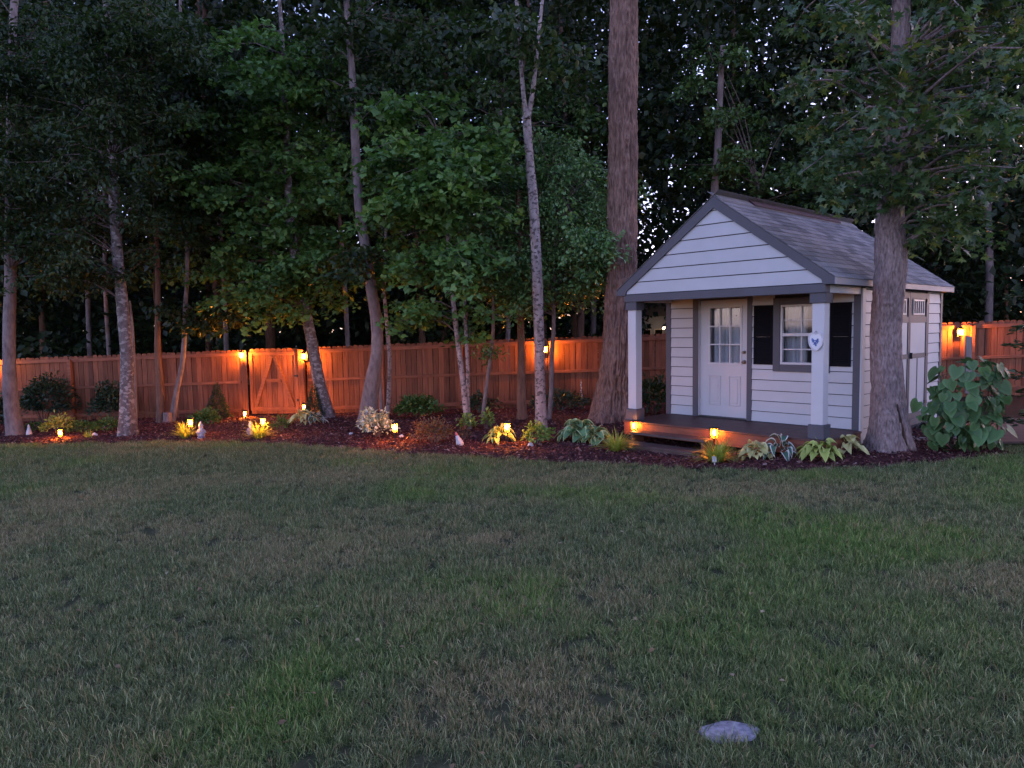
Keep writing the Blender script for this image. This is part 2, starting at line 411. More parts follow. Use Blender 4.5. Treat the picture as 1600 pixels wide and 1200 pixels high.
def axis_pts(lo, hi, step, far):
    a = np.arange(lo, hi + step * .5, step); out = [far[0] * k for k in (1, .3, .12)]; out2 = [far[1] * k for k in (.12, .3, 1)]
    return np.concatenate([[q for q in out if q < lo - 1], a, [q for q in out2 if q > hi + 1]])
gx = axis_pts(-20, 20, 0.4, (-900, 900)); gy = axis_pts(-6, 22, 0.4, (-200, 1500))
XX, YY = np.meshgrid(gx, gy); ZZ = GH(XX, YY)
nx, ny = len(gx), len(gy)
ii = np.arange(nx * ny).reshape(ny, nx)
Fq = np.stack([ii[:-1, :-1], ii[:-1, 1:], ii[1:, 1:], ii[1:, :-1]], -1).reshape(-1, 4)
lawn = link('lawn', np_mesh('lawn', np.stack([XX, YY, ZZ], -1).reshape(-1, 3), Fq, M['soil'], smooth=True))
tag(lawn, 'patchy mown lawn of green and straw coloured grass', 'lawn', kind='structure')

EDGE_PX = [(-140, 704), (-60, 701), (0, 698), (110, 697), (240, 692), (330, 693), (450, 697), (560, 702), (640, 711), (740, 714), (860, 722),
           (960, 725), (1060, 730), (1160, 737), (1240, 738), (1330, 732), (1420, 726), (1490, 721), (1560, 713)]
EDGE = [gp(*q) for q in EDGE_PX]
EX = np.array([p.x for p in EDGE]); EY = np.array([p.y for p in EDGE])
BED_X1 = float(EX[-1]) + 0.25
def bed_edge(x):
    x = np.asarray(x, float)
    return np.interp(x, EX, EY) + 0.16 * (fbm(x * 2.2, x * 0 + 5, 9, 3) - 0.5)

def strip(name, xs, ylo, yhi, n, zf, material):
    V = []; m = len(xs)
    T = np.linspace(0, 1, n)
    Yg = ylo[None, :] * (1 - T[:, None]) + yhi[None, :] * T[:, None]; Xg = np.repeat(xs[None, :], n, 0)
    i = np.arange(m * n).reshape(n, m)
    Fs = np.stack([i[:-1, :-1], i[:-1, 1:], i[1:, 1:], i[1:, :-1]], -1).reshape(-1, 4)
    return link(name, np_mesh(name, np.stack([Xg, Yg, zf(Xg, Yg)], -1).reshape(-1, 3), Fs, material, smooth=True))
def BZ(x, y):
    d = np.clip((np.asarray(y) - bed_edge(x)) / 0.5, 0, 1)
    d = d * np.clip(np.hypot(np.asarray(x) - 2.75, np.asarray(y) - 11.1) - .9, 0, 1)
    return GH(x, y) + 0.012 + 0.05 * d * (0.5 + fbm(np.asarray(x) * 1.3, np.asarray(y) * 1.3, 21, 3))
bxs = np.arange(-19, BED_X1, 0.12)
tag(strip('mulch_bed', bxs, bed_edge(bxs), fence_Y(bxs) + 0.3, 60, BZ, M['mulch']), 'dark red brown mulch bed along the fence', 'mulch bed', kind='structure')
fxs = np.arange(-45, 45, 1.0)
tag(strip('forest_floor', fxs, fence_Y(fxs) + 0.15, fxs * 0 + 90, 60, lambda x, y: GH(x, y) + 0.03, M['litter']), 'dark leaf litter under the trees behind the fence', 'forest floor', kind='structure')
rxs = np.arange(BED_X1 + 0.02, 26, 0.4)
tag(strip('shaded_ground', rxs, rxs * 0 + 10.9, fence_Y(rxs) + 0.1, 20, lambda x, y: GH(x, y) + 0.02, M['litter']), 'dark bare ground beside the shed and boardwalk', 'ground', kind='structure')

# ================================================================== fence and gate
PHI = math.atan(-0.104)
EDIR = Vector((math.cos(PHI), math.sin(PHI), 0))
def fpt(x): return Vector((x, fence_Y(x), 0))
def picket_mesh(w=0.1325, h=1.80, t=0.018):
    c = 0.03
    poly = [(-w/2, 0), (w/2, 0), (w/2, h - c), (w/2 - c, h), (-w/2 + c, h), (-w/2, h - c)]
    return MB().prism(poly, 1, 0, t).mesh('picket', M['picket'])
PK = picket_mesh(); PKG = picket_mesh(h=1.74)

def fence(label, xa, xb, posts):
    o = empty('wooden_fence', (xa, fence_Y(xa), 0), PHI)
    L = (xb - xa) / math.cos(PHI)
    gl = lambda s: float(G(xa + s * math.cos(PHI), fence_Y(xa + s * math.cos(PHI))))
    tag(o, label, 'fence')
    s = 0.075
    while s < L - 0.03:
        jz = random.uniform(-0.012, 0.012)
        link('picket', PK, o, (s, 0.022 + random.uniform(0, .004), gl(s) + 0.03 + jz), (0, random.uniform(-.006, .006), random.uniform(-.02, .02)))
        s += 0.142
    ss = sorted([(p - xa) / math.cos(PHI) for p in posts])
    for p in ss:
        bx('post', (-.048, -.075, -0.3), (.048, .02, 1.74), M['rail'], o, 0.004, loc=(p, 0, gl(p)))
    cuts = [0.0] + [p for p in ss if 0.1 < p < L - 0.1] + [L]
    for a, b in zip(cuts[:-1], cuts[1:]):
        for zr, hh in ((1.67, 0.09), (0.93, 0.07), (0.16, 0.09)):
            za, zb = gl(a) + zr, gl(b) + zr; a2, b2 = a + .05, b - .05
            MB().add([(a2, -.02, za), (b2, -.02, zb), (b2, .02, zb), (a2, .02, za), (a2, -.02, za+hh), (b2, -.02, zb+hh), (b2, .02, zb+hh), (a2, .02, za+hh)],
                     [(0,3,2,1),(4,5,6,7),(0,1,5,4),(1,2,6,5),(2,3,7,6),(3,0,4,7)]).build('rail', M['rail'], o, 0.003)
        # low kick board under the pickets
    return o
XG0, XG1 = fence_X(389.5), fence_X(468)
XP0, XP1 = fence_X(383), fence_X(475)
fence('red stained picket fence left of the gate behind pale trunks', -19.5, XP0 - 0.06, [fence_X(-158), fence_X(-23), fence_X(112), fence_X(252), XP0])
XSPLIT = fence_X(1120)
fence('red stained picket fence between the gate and the white shed', XP1 + 0.07, XSPLIT, [XP1, fence_X(598), fence_X(721), fence_X(848), fence_X(965), fence_X(1090)])
fence('lamp lit picket fence at far right behind the leafy bush', XSPLIT + 0.02, 19.0, [XSPLIT + .1, fence_X(1290), fence_X(1400), fence_X(1516), fence_X(1640)])

def make_gate():
    xa = XG0 + 0.03; xb = XG1 - 0.02
    L = (xb - xa) / math.cos(PHI); xm = (xa + xb) / 2
    o = empty('garden_gate', (xa, fence_Y(xa), float(G(xm, fence_Y(xm))) + 0.06), PHI)
    tag(o, 'red stained wooden gate with an A shaped brace', 'gate')
    n = int(L / 0.142); w = L / n
    for k in range(n):
        link('picket', PKG, o, ((k + .5) * w, 0.0, 0.03 + random.uniform(-.006, .006)), scale=(w / 0.142, 1, 1))
    H = 1.70; y0, y1 = -.036, -.002
    for (a, b, nm) in (((0, y0, .12), (.09, y1, H - .02), 'stile'), ((L-.09, y0, .12), (L, y1, H - .02), 'stile')):
        bx(nm, a, b, M['picket'], o, 0.003)
    bx('frame_rail', (.092, y0, H - .11), (L-.092, y1, H - .02), M['rail'], o, 0.003)
    bx('frame_rail', (.092, y0, .12), (L-.092, y1, .21), M['rail'], o, 0.003)
    def brace(xa_, za_, xb_, zb_, hw=.045):
        d = Vector((xb_ - xa_, zb_ - za_)).normalized(); nrm = Vector((-d.y, d.x)) * hw
        poly = [(xa_ + nrm.x, za_ + nrm.y), (xa_ - nrm.x, za_ - nrm.y), (xb_ - nrm.x, zb_ - nrm.y), (xb_ + nrm.x, zb_ + nrm.y)]
        return MB().prism(poly, 1, y0 - .018, y1)
    brace(.15, .23, L/2 - .035, H - .13).build('diagonal_brace', M['rail'], o, 0.003)
    brace(L - .15, .23, L/2 + .035, H - .13).build('diagonal_brace', M['rail'], o, 0.003)
    bx('cross_bar', (L*.345, y0 - .012, .88), (L*.655, y1, .965), M['rail'], o, 0.003)
    MB().box((L-.10, y0-.02, 1.02), (L+.05, y0-.002, 1.06)).box((L-.02, y0-.035, 1.0), (L+.0, y0-.02, 1.08)).build('latch', M['black'], o)
    for zz in (.36, ):
        MB().box((L-.05, y0-.015, zz), (L+.03, y0-.002, zz+.07)).build('hinge', M['black'], o)
    MB().box((.03, y0-.012, H-.1), (.12, y0-.002, H-.06)).build('hinge', M['black'], o)
    # jamb boards beside the gate
    for s0, s1 in ((-.20, -.035), (L+.035, L+.19)):
        bx('jamb_board', (s0, -.10, -.06), (s1, -.078, 1.74), M['picket'], o, 0.003)
    return o
make_gate()

# ================================================================== shed
ZD = 0.32
SH = empty('garden_shed', (1.966, 12.324, 0), -0.8259)
tag(SH, 'small white gabled shed with grey trim and covered front porch', 'shed')
W_, D_, LR_ = 3.44, 1.21, 4.77
HB0, HB1, APX, HE = ZD + 2.03, ZD + 2.15, ZD + 3.57, ZD + 2.24
PITCH_ = (APX - HE) / (W_ / 2 + .128)

# ---- walls
def board(u0, u1, z0, h, axis, face, sgn, parent, top=None):
    """lap siding board: bottom edge proud, top edge tucked. axis 0: runs along u on plane v=face; axis 1: runs along v on plane u=face"""
    pr = [(face + sgn * .02, z0 + .007), (face + sgn * .007, z0 + h - .006), (face + sgn * .0005, z0 + h - .006), (face + sgn * .0005, z0 + .007)]
    return MB().prism(pr, axis, u0, u1).build('siding_board', M['siding'], parent)

fw = bx('front_wall', (0.02, D_ + .002, ZD - .2), (0.56, D_ + .10, ZD + 2.3), M['shade_backing'], SH)
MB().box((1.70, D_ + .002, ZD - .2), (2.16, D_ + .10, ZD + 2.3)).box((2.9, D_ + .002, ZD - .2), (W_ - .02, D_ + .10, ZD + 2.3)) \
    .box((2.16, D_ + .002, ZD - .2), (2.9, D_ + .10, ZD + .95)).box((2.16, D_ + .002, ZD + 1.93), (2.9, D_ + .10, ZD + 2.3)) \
    .box((.56, D_ + .03, ZD + 2.05), (1.70, D_ + .10, ZD + 2.3)).build('wall_panel', M['shade_backing'], fw)
EXPO = 0.174
k = 0; z = ZD + .004
while z < ZD + 2.1:
    h = min(EXPO, ZD + 2.12 - z)
    board(.10, .565, z, h, 0, D_, -1, fw)
    if z + h < ZD + .86 or z > ZD + 2.02: board(1.70, 3.335, z, h, 0, D_, -1, fw)
    else:
        board(1.70, 2.085, z, h, 0, D_, -1, fw); board(2.99, 3.335, z, h, 0, D_, -1, fw)
        if z < ZD + .84: board(2.086, 2.989, z, ZD + .856 - z, 0, D_, -1, fw)
    z += EXPO
for a, b in ((0.0, .10), (.565, .68), (1.61, 1.70), (3.335, W_)):
    bx('corner_trim' if a in (0.0, 3.335) else 'door_trim', (a, D_ - .028, ZD - (.30 if a == 3.335 else .0)), (b, D_ + .002, ZD + (2.06 if a in (.565, 1.61) else 2.12)), M['trim'], fw, 0.003)
bx('door_trim', (.565, D_ - .026, ZD + 2.062), (1.70, D_ + .03, ZD + 2.13), M['trim'], fw, 0.003)

# side wall (right, u = W_)
rw = bx('side_wall', (W_ - .10, D_ + .10, ZD - .2), (W_ - .002, LR_, ZD + 2.2), M['shade_backing'], SH)
z = ZD - .16
while z < ZD + 2.12:
    h = min(EXPO, ZD + 2.14 - z)
    board(D_ + .11, 2.13, z, h, 1, W_, 1, rw); board(4.04, LR_ - .10, z, h, 1, W_, 1, rw)
    z += EXPO
bx('corner_trim', (W_ - .002, D_ - .026, ZD - .30), (W_ + .026, D_ + .085, ZD + 2.12), M['siding'], rw, 0.003)
bx('corner_trim', (W_ - .002, LR_ - .10, ZD - .25), (W_ + .026, LR_ + .002, ZD + 2.12), M['trim'], rw, 0.003)
lw = bx('side_wall', (.002, D_ + .10, ZD - .2), (.10, LR_, ZD + 2.2), M['siding'], SH)
bw = bx('rear_wall', (.10, LR_ - .10, ZD - .2), (W_ - .10, LR_ - .001, ZD + 2.3), M['siding'], SH)
MB().prism([(.10, ZD + 2.3), (W_ - .10, ZD + 2.3), (W_ / 2, ZD + 2.3 + (W_ / 2 - .1) * PITCH_ - .06)], 1, LR_ - .09, LR_ - .002).build('gable_panel', M['siding'], bw)
bx('floor', (.1, D_ + .1, ZD - .2), (W_ - .1, LR_ - .1, ZD - .02), M['inside'], SH)
bx('foundation', (.05, D_ + .05, -.35), (W_ - .03, LR_ - .03, ZD - .21), M['greyboard'], SH)

# ---- entrance door: nine panes above two moulded panels
dr = empty('entrance_door', (0, 0, 0)); dr.parent = SH
DY0, DY1 = D_ + .028, D_ + .068
U0, U1, Z0, Z1 = .69, 1.60, ZD + .03, ZD + 2.045
wu0, wu1, wz0, wz1 = .885, 1.46, ZD + .965, ZD + 1.905
MB().box((U0, DY0, Z0), (wu0, DY1, Z1)).box((wu1, DY0, Z0), (U1, DY1, Z1)).box((wu0, DY0, Z0), (wu1, DY1, wz0)).box((wu0, DY0, wz1), (wu1, DY1, Z1)).build('door_slab', M['door'], dr)
for a, b in (((.68, D_ - .02, ZD + .02), (U0 - .001, DY1, ZD + 2.06)), ((U1 + .001, D_ - .02, ZD + .02), (1.61, DY1, ZD + 2.06))):
    bx('jamb', a, b, M['white'], dr)
bx('threshold', (.68, D_ - .05, ZD + .004), (1.61, DY1, ZD + .026), M['black'], dr)
gr = MB().box((wu0 - .035, DY0 - .012, wz0 - .035), (wu0, DY0, wz1 + .035)).box((wu1, DY0 - .012, wz0 - .035), (wu1 + .035, DY0, wz1 + .035)) \
    .box((wu0, DY0 - .012, wz0 - .035), (wu1, DY0, wz0)).box((wu0, DY0 - .012, wz1), (wu1, DY0, wz1 + .035)).build('glazing_frame', M['white'], dr, 0.002)
pw, ph = (wu1 - wu0) / 3, (wz1 - wz0) / 3
for i in (1, 2): bx('muntin', (wu0 + i * pw - .011, DY0 - .007, wz0), (wu0 + i * pw + .011, DY0 + .016, wz1), M['white'], dr)
for j in (1, 2):
    for i in range(3): bx('muntin', (wu0 + i * pw + (.012 if i else 0), DY0 - .006, wz0 + j * ph - .011), (wu0 + (i + 1) * pw - (.012 if i < 2 else 0), DY0 + .016, wz0 + j * ph + .011), M['white'], dr)
for i in range(3):
    for j in range(3): bx('pane', (wu0 + i * pw + .012, DY0 + .017, wz0 + j * ph + .012), (wu0 + (i + 1) * pw - .012, DY0 + .020, wz0 + (j + 1) * ph - .012), M['glass'], dr)
def curtain(name, u0, u1, z0, z1, v, parent, folds, amp=.02, seed=0):
    n = max(24, folds * 10); us = np.linspace(u0, u1, n); r_ = np.random.default_rng(seed)
    ph_ = np.cumsum(r_.uniform(.5, 1.5, n)) / n * folds * 2 * math.pi
    vv = v + amp * np.sin(ph_) + amp * .4 * np.sin(2.3 * ph_ + 1)
    V = np.concatenate([np.stack([us, vv, us * 0 + z0], 1), np.stack([us, vv, us * 0 + z1], 1)])
    i = np.arange(n - 1); Fc = np.stack([i, i + 1, i + 1 + n, i + n], 1)
    return link(name, np_mesh(name, V, Fc, M['curtain'], smooth=True), parent)
curtain('curtain', wu0 + .02, wu1 + .02, wz0 - .03, wz1 + .03, DY1 + .05, dr, 6, .018, 3)
for a, b in ((.862, 1.095), (1.248, 1.47)):
    za, zb = ZD + .225, ZD + .735
    MB().box((a, DY0 - .012, za), (a + .022, DY0, zb)).box((b - .022, DY0 - .012, za), (b, DY0, zb)).box((a + .022, DY0 - .012, za), (b - .022, DY0, za + .022)).box((a + .022, DY0 - .012, zb - .022), (b - .022, DY0, zb)) \
        .prism([(a + .05, za + .05), (b - .05, za + .05), (b - .05, zb - .05), (a + .05, zb - .05)], 1, DY0 - .008, DY0).build('door_panel', M['door'], dr, 0.004)
kn = Matrix.Rotation(R(90), 4, 'X')
def knob(u, z, r, name):
    o = MB().lathe([(r * 1.1, 0), (r * 1.1, .01), (r * .4, .015), (r * .4, .035), (r * .9, .045), (r, .06), (r * .7, .075)], 14).build(name, M['brass'], dr, smooth=True, loc=(u, DY0, z), rot=(R(90), 0, 0))
    return o
knob(1.545, ZD + .985, .03, 'door_knob'); knob(1.545, ZD + 1.15, .024, 'deadbolt')
sg = bx('notice_card', (1.315, DY0 + .021, ZD + 1.735), (1.43, DY0 + .024, ZD + 1.80), M['plastic_white'], dr)
bx('printed_mark', (1.362, DY0 + .0195, ZD + 1.757), (1.383, DY0 + .0208, ZD + 1.778), M['black'], sg)

# ---- window with shutters
wi = empty('front_window', (0, 0, 0)); wi.parent = SH
a0, a1, c0, c1 = 2.195, 2.87, ZD + .965, ZD + 1.915
for q in (((a0 - .12, D_ - .04, c0 - .115), (a0 - .004, D_ + .01, c1 + .115)), ((a1 + .004, D_ - .04, c0 - .115), (a1 + .12, D_ + .01, c1 + .115)),
          ((a0 - .004, D_ - .038, c0 - .115), (a1 + .004, D_ + .01, c0 - .002)), ((a0 - .004, D_ - .038, c1 + .002), (a1 + .004, D_ + .01, c1 + .115))):
    bx('window_trim', q[0], q[1], M['trim'], wi, 0.003)
MB().box((a0, D_ - .03, c0), (a0 + .035, D_ + .03, c1)).box((a1 - .035, D_ - .03, c0), (a1, D_ + .03, c1)).box((a0 + .035, D_ - .03, c0), (a1 - .035, D_ + .03, c0 + .035)).box((a0 + .035, D_ - .03, c1 - .035), (a1 - .035, D_ + .03, c1)).build('sash_frame', M['white'], wi, 0.002)
zm = (c0 + c1) / 2
bx('meeting_rail', (a0 + .035, D_ - .022, zm - .024), (a1 - .035, D_ + .03, zm + .024), M['white'], wi)
um = (a0 + a1) / 2
for za, zb in ((c0 + .035, zm - .024), (zm + .024, c1 - .035)):
    bx('muntin', (um - .009, D_ - .006, za), (um + .009, D_ + .014, zb), M['white'], wi)
    zc = (za + zb) / 2
    for ua, ub in ((a0 + .035, um - .009), (um + .009, a1 - .035)):
        bx('muntin', (ua, D_ - .005, zc - .009), (ub, D_ + .014, zc + .009), M['white'], wi)
        for zq0, zq1 in ((za, zc - .009), (zc + .009, zb)):
            bx('pane', (ua, D_ + .016, zq0), (ub, D_ + .019, zq1), M['glass'], wi)
curtain('curtain', a0 - .02, um + .02, c0 - .05, c1 + .05, D_ + .16, wi, 4, .022, 5)
curtain('curtain', um + .16, a1 + .02, c0 - .05, c1 + .05, D_ + .16, wi, 3, .022, 8)
for s0, s1 in ((1.735, 2.068), (2.995, 3.305)):
    sb = MB(); za, zb = ZD + .955, ZD + 1.915
    sb.box((s0, D_ - .036, za), (s0 + .04, D_ - .012, zb)).box((s1 - .04, D_ - .036, za), (s1, D_ - .012, zb))
    for q in (za, (za + zb) / 2 - .025, zb - .05): sb.box((s0 + .04, D_ - .036, q), (s1 - .04, D_ - .012, q + .05))
    sh_ = sb.build('shutter', M['shutter'], SH, 0.002)
    nl = 13
    for half in (0, 1):
        q0 = za + .05 if half == 0 else (za + zb) / 2 + .025; q1 = (za + zb) / 2 - .025 if half == 0 else zb - .05
        for j in range(nl):
            zz = q0 + (q1 - q0) * (j + .5) / nl
            MB().prism([(D_ - .034, zz - .018), (D_ - .030, zz - .02), (D_ - .014, zz + .012), (D_ - .018, zz + .016)], 0, s0 + .041, s1 - .041).build('louvre', M['shutter'], sh_)

# ---- double side doors
dd = empty('double_door', (0, 0, 0)); dd.parent = SH
for (v0, v1) in ((2.25, 3.085), (3.10, 3.945)):
    X0, X1 = W_ + .002, W_ + .034
    leaf = bx('door_leaf', (W_ - .001, v0, ZD - .02), (W_ + .018, v1, ZD + 2.1), M['trim'], dd)
    fl = .10
    z_a, z_b = ZD + 1.60, ZD + 1.08
    for p0, p1, q0, q1 in ((v0 + .06, v1 - .06, z_b + .0, z_a), (v0 + .05, (v0 + v1) / 2 - .03, ZD + .08, ZD + 1.0), ((v0 + v1) / 2 + .03, v1 - .05, ZD + .08, ZD + 1.0)):
        bx('leaf_panel', (W_ + .0182, p0, q0), (W_ + .024, p1, q1), M['siding'], leaf)
    for b0, b1, q0, q1 in ((v0, v0 + .05, ZD - .02, ZD + 2.1), (v1 - .05, v1, ZD - .02, ZD + 2.1)):
        bx('leaf_batten', (W_ + .0182, b0, q0), (W_ + .036, b1, q1), M['trim'], leaf, 0.002)
    for q0, q1 in ((ZD - .02, ZD + .07), (ZD + 1.0, ZD + 1.08), (ZD + 1.6, ZD + 1.70), (ZD + 2.0, ZD + 2.1)):
        bx('leaf_batten', (W_ + .0182, v0 + .05, q0), (W_ + .034, v1 - .05, q1), M['trim'], leaf, 0.002)
    gq0, gq1 = ZD + 1.73, ZD + 1.985; w0, w1 = v0 + .16, v1 - .16
    bx('pane', (W_ + .0182, w0, gq0), (W_ + .020, w1, gq1), M['shutter'], leaf)
    gm = MB().box((W_ + .0205, w0, gq0), (W_ + .04, w1, gq0 + .025)).box((W_ + .0205, w0, gq1 - .025), (W_ + .04, w1, gq1))
    for j in range(6):
        vv = w0 + (w1 - w0 - .022) * j / 5; gm.box((W_ + .0205, vv, gq0 + .025), (W_ + .038, vv + .022, gq1 - .025))
    gm.build('window_grille', M['white'], leaf)
    for hz in (ZD + .2, ZD + 1.02, ZD + 1.95):
        hv = v0 - .05 if v0 < 3 else v1 - .06
        bx('hinge', (W_ + .037, hv, hz), (W_ + .046, hv + .11, hz + .05), M['black'], leaf)
bx('door_handle', (W_ + .037, 3.13, ZD + 1.0), (W_ + .075, 3.16, ZD + 1.10), M['black'], dd, 0.004)
for v0, v1, q0, q1 in ((2.14, 2.24, ZD - .1, ZD + 2.12), (3.955, 4.04, ZD - .1, ZD + 2.12)):
    bx('door_trim', (W_ - .002, v0, q0), (W_ + .03, v1, q1), M['trim'], dd, 0.003)
bx('sill_board', (W_ - .002, 2.24, ZD - .13), (W_ + .045, 3.955, ZD - .022), M['trim'], dd, 0.003)

# ---- porch: posts, beam, gable
for uc in (.12, W_ - .115):
    hw = .085
    po = bx('porch_post', (uc - hw, .02, ZD + .2), (uc + hw, .19, HB0 - .14), M['white'], SH, 0.006)
    bx('post_base', (uc - hw - .028, -.006, ZD + .001), (uc + hw + .028, .216, ZD + .2), M['trim'], po, 0.004)
    bx('post_cap', (uc - hw - .028, -.006, HB0 - .14), (uc + hw + .028, .216, HB0 - .001), M['trim'], po, 0.004)
bx('porch_beam', (0.0, -.03, HB0), (W_, .12, HB1), M['trim'], SH, 0.004)
bx('porch_beam', (W_ - .14, .121, HB0), (W_ - .001, D_ - .03, HB1), M['siding'], SH, 0.003)
bx('porch_beam', (0.001, .121, HB0), (.14, D_ - .03, HB1), M['siding'], SH, 0.003)
bx('porch_ceiling', (.14, .121, HB1 - .03), (W_ - .14, D_ - .001, HB1 - .01), M['ceiling'], SH)
gb = MB().prism([(.0, HB1 + .003), (W_, HB1 + .003), (W_ / 2, HB1 + .003 + W_ / 2 * PITCH_)], 1, .004, .06).build('gable_panel', M['shade_backing'], SH)
zg = HB1 + .004; EG = .2
while zg < APX - .12:
    h = min(EG, APX - .1 - zg)
    wa = W_ / 2 - (zg - HB1 - .02) / PITCH_; wb = W_ / 2 - (zg + h - HB1 - .02) / PITCH_
    um_ = W_ / 2; f0, f1 = -.018, .0035
    MB().add([(um_-wa, f0, zg+.008), (um_+wa, f0, zg+.008), (um_+wa, f1, zg+.008), (um_-wa, f1, zg+.008), (um_-wb, f0+.013, zg+h-.006), (um_+wb, f0+.013, zg+h-.006), (um_+wb, f1, zg+h-.006), (um_-wb, f1, zg+h-.006)],
             [(0,3,2,1),(4,5,6,7),(0,1,5,4),(1,2,6,5),(2,3,7,6),(3,0,4,7)]).build('siding_board', M['siding'], gb)
    zg += EG

# ---- roof
OV = .128; VF = -.045; VR = 4.94
roof = empty('roof', (0, 0, 0)); roof.parent = SH
um_ = W_ / 2; EU = W_ / 2 + OV
th = .05
for s in (-1, 1):
    def P_(d, off):  # d: horizontal distance from ridge, off: drop below the roof top plane
        return (um_ + s * d, APX - d * PITCH_ - off)
    MB().prism([P_(0, .012), P_(EU, .012), P_(EU, .012 + th), P_(0, .012 + th)], 1, VF + .026, VR).build('roof_deck', M['trim'], roof)
    # rake boards
    RW = .15
    for vv0, vv1 in ((VF, VF + .024), (VR + .001, VR + .024)):
        MB().prism([P_(0.0, .008), P_(EU, .008), (um_ + s * EU, HE - .10), (um_ + s * (EU - .16), HE - .10), P_(EU - .16 - .02, RW + .01), P_(0.0, RW + .03)], 1, vv0, vv1).build('rake_board', M['trim'], roof)
    # eave fascia
    xa, xb = (um_ + s * (EU + .002), um_ + s * (EU + .022))
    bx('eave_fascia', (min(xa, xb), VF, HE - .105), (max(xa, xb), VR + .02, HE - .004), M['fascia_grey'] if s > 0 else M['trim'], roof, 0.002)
    bx('soffit', (min(um_ + s * (EU), um_ + s * (W_ / 2)), VF + .03, HE - .10), (max(um_ + s * EU, um_ + s * (W_ / 2)), VR, HE - .09), M['trim'], roof)
slope_len = math.hypot(EU + .03, (EU + .03) * PITCH_); ANG = math.atan(PITCH_)
EXPS = 0.142; TABW = 0.31
tab = MB().add([(0, 0, .004), (.165, 0, .0), (.165, TABW - .006, .0), (0, TABW - .006, .004), (0, 0, .012), (.165, 0, .004), (.165, TABW - .006, .004), (0, TABW - .006, .012)],
               [(0,3,2,1),(4,5,6,7),(0,1,5,4),(1,2,6,5),(2,3,7,6),(3,0,4,7)]).mesh('shingle', M['shingle'])
sst = MB()
ncourse = int(slope_len / EXPS) + 1
for c in range(ncourse):
    dist = slope_len - c * EXPS                       # distance of the butt edge from the ridge, along the slope
    v = VF - .012 - (c % 3) * TABW / 3.0
    while v < VR + .03:
        va = max(v, VF - .012); vb = min(v + TABW, VR + .03)
        if vb - va > .03:
            zz = APX - dist * math.sin(ANG); uu = um_ + dist * math.cos(ANG)
            o = link('shingle', tab, roof, (uu, va, zz + random.uniform(0, .002)), (0, ANG, 0), (-1 if False else 1, (vb - va) / TABW, 1))
            o.rotation_euler = (0, math.pi + ANG, 0)
            o.scale = (1, (vb - va) / TABW, -1)
            uu2 = um_ - dist * math.cos(ANG)
            d2 = dist - .165
            q = [(uu2, zz), (um_ - d2 * math.cos(ANG), APX - d2 * math.sin(ANG))]
            sst.add([(q[0][0], va, q[0][1] + .004), (q[1][0], va, q[1][1]), (q[1][0], vb - .006, q[1][1]), (q[0][0], vb - .006, q[0][1] + .004),
                     (q[0][0], va, q[0][1] + .013), (q[1][0], va, q[1][1] + .004), (q[1][0], vb - .006, q[1][1] + .004), (q[0][0], vb - .006, q[0][1] + .013)],
                    [(0,3,2,1),(4,5,6,7),(0,1,5,4),(1,2,6,5),(2,3,7,6),(3,0,4,7)])
        v += TABW
o = sst.build('shingle_slope', M['shingle'], roof); o['kind'] = 'stuff'
rc = MB().prism([(um_ - .13, APX - .13 * PITCH_ + .014), (um_, APX + .02), (um_ + .13, APX - .13 * PITCH_ + .014), (um_ + .13, APX - .13 * PITCH_ + .03), (um_, APX + .038), (um_ - .13, APX - .13 * PITCH_ + .03)], 1, VF + .03, VR + .03)
rc.build('ridge_cap', M['shingle'], roof)
MB().prism([(um_ - .14, APX - .14 * PITCH_ + .032), (um_, APX + .042), (um_ + .14, APX - .14 * PITCH_ + .032), (um_ + .14, APX - .14 * PITCH_ + .06), (um_, APX + .075), (um_ - .14, APX - .14 * PITCH_ + .06)], 1, .95, 4.2).build('ridge_vent', M['vent'], roof, 0.003)

# ---- porch deck and steps
dk = empty('porch_deck', (0, 0, 0)); dk.parent = SH
v = -.055; nb = 9; bwid = (D_ - .03 + .055) / nb
for k in range(nb):
    bx('deck_board', (-.02, v, ZD - .032), (W_ + .05, v + bwid - .006, ZD), M['deck'], dk, 0.003); v += bwid
bx('deck_fascia', (-.01, -.04, ZD - .24), (W_ + .035, -.003, ZD - .034), M['fascia'], dk, 0.003)
bx('deck_fascia', (W_ + .004, -.002, ZD - .24), (W_ + .035, D_ - .032, ZD - .034), M['fascia'], dk, 0.003)
bx('deck_fascia', (-.01, -.002, ZD - .24), (.02, D_ - .032, ZD - .034), M['fascia'], dk, 0.003)
SU0, SU1 = .34, 1.78
for v0, v1, zt in ((-.345, -.045, ZD - .135), (-.68, -.37, ZD - .275)):
    for q0, q1 in ((v0, (v0 + v1) / 2 - .003), ((v0 + v1) / 2 + .003, v1)):
        bx('step_tread', (SU0, q0, zt - .04), (SU1, q1, zt), M['step'], dk, 0.004)
for uu in (SU0 + .03, SU1 - .07):
    MB().prism([(-.05, ZD - .176), (-.34, ZD - .176), (-.34, ZD - .316), (-.65, ZD - .316), (-.65, -.2), (-.05, -.2)], 0, uu, uu + .04).build('stringer', M['fascia'], dk)
bx('step_front', (SU0, -.655, -.2), (SU1, -.63, ZD - .317), M['step'], dk)

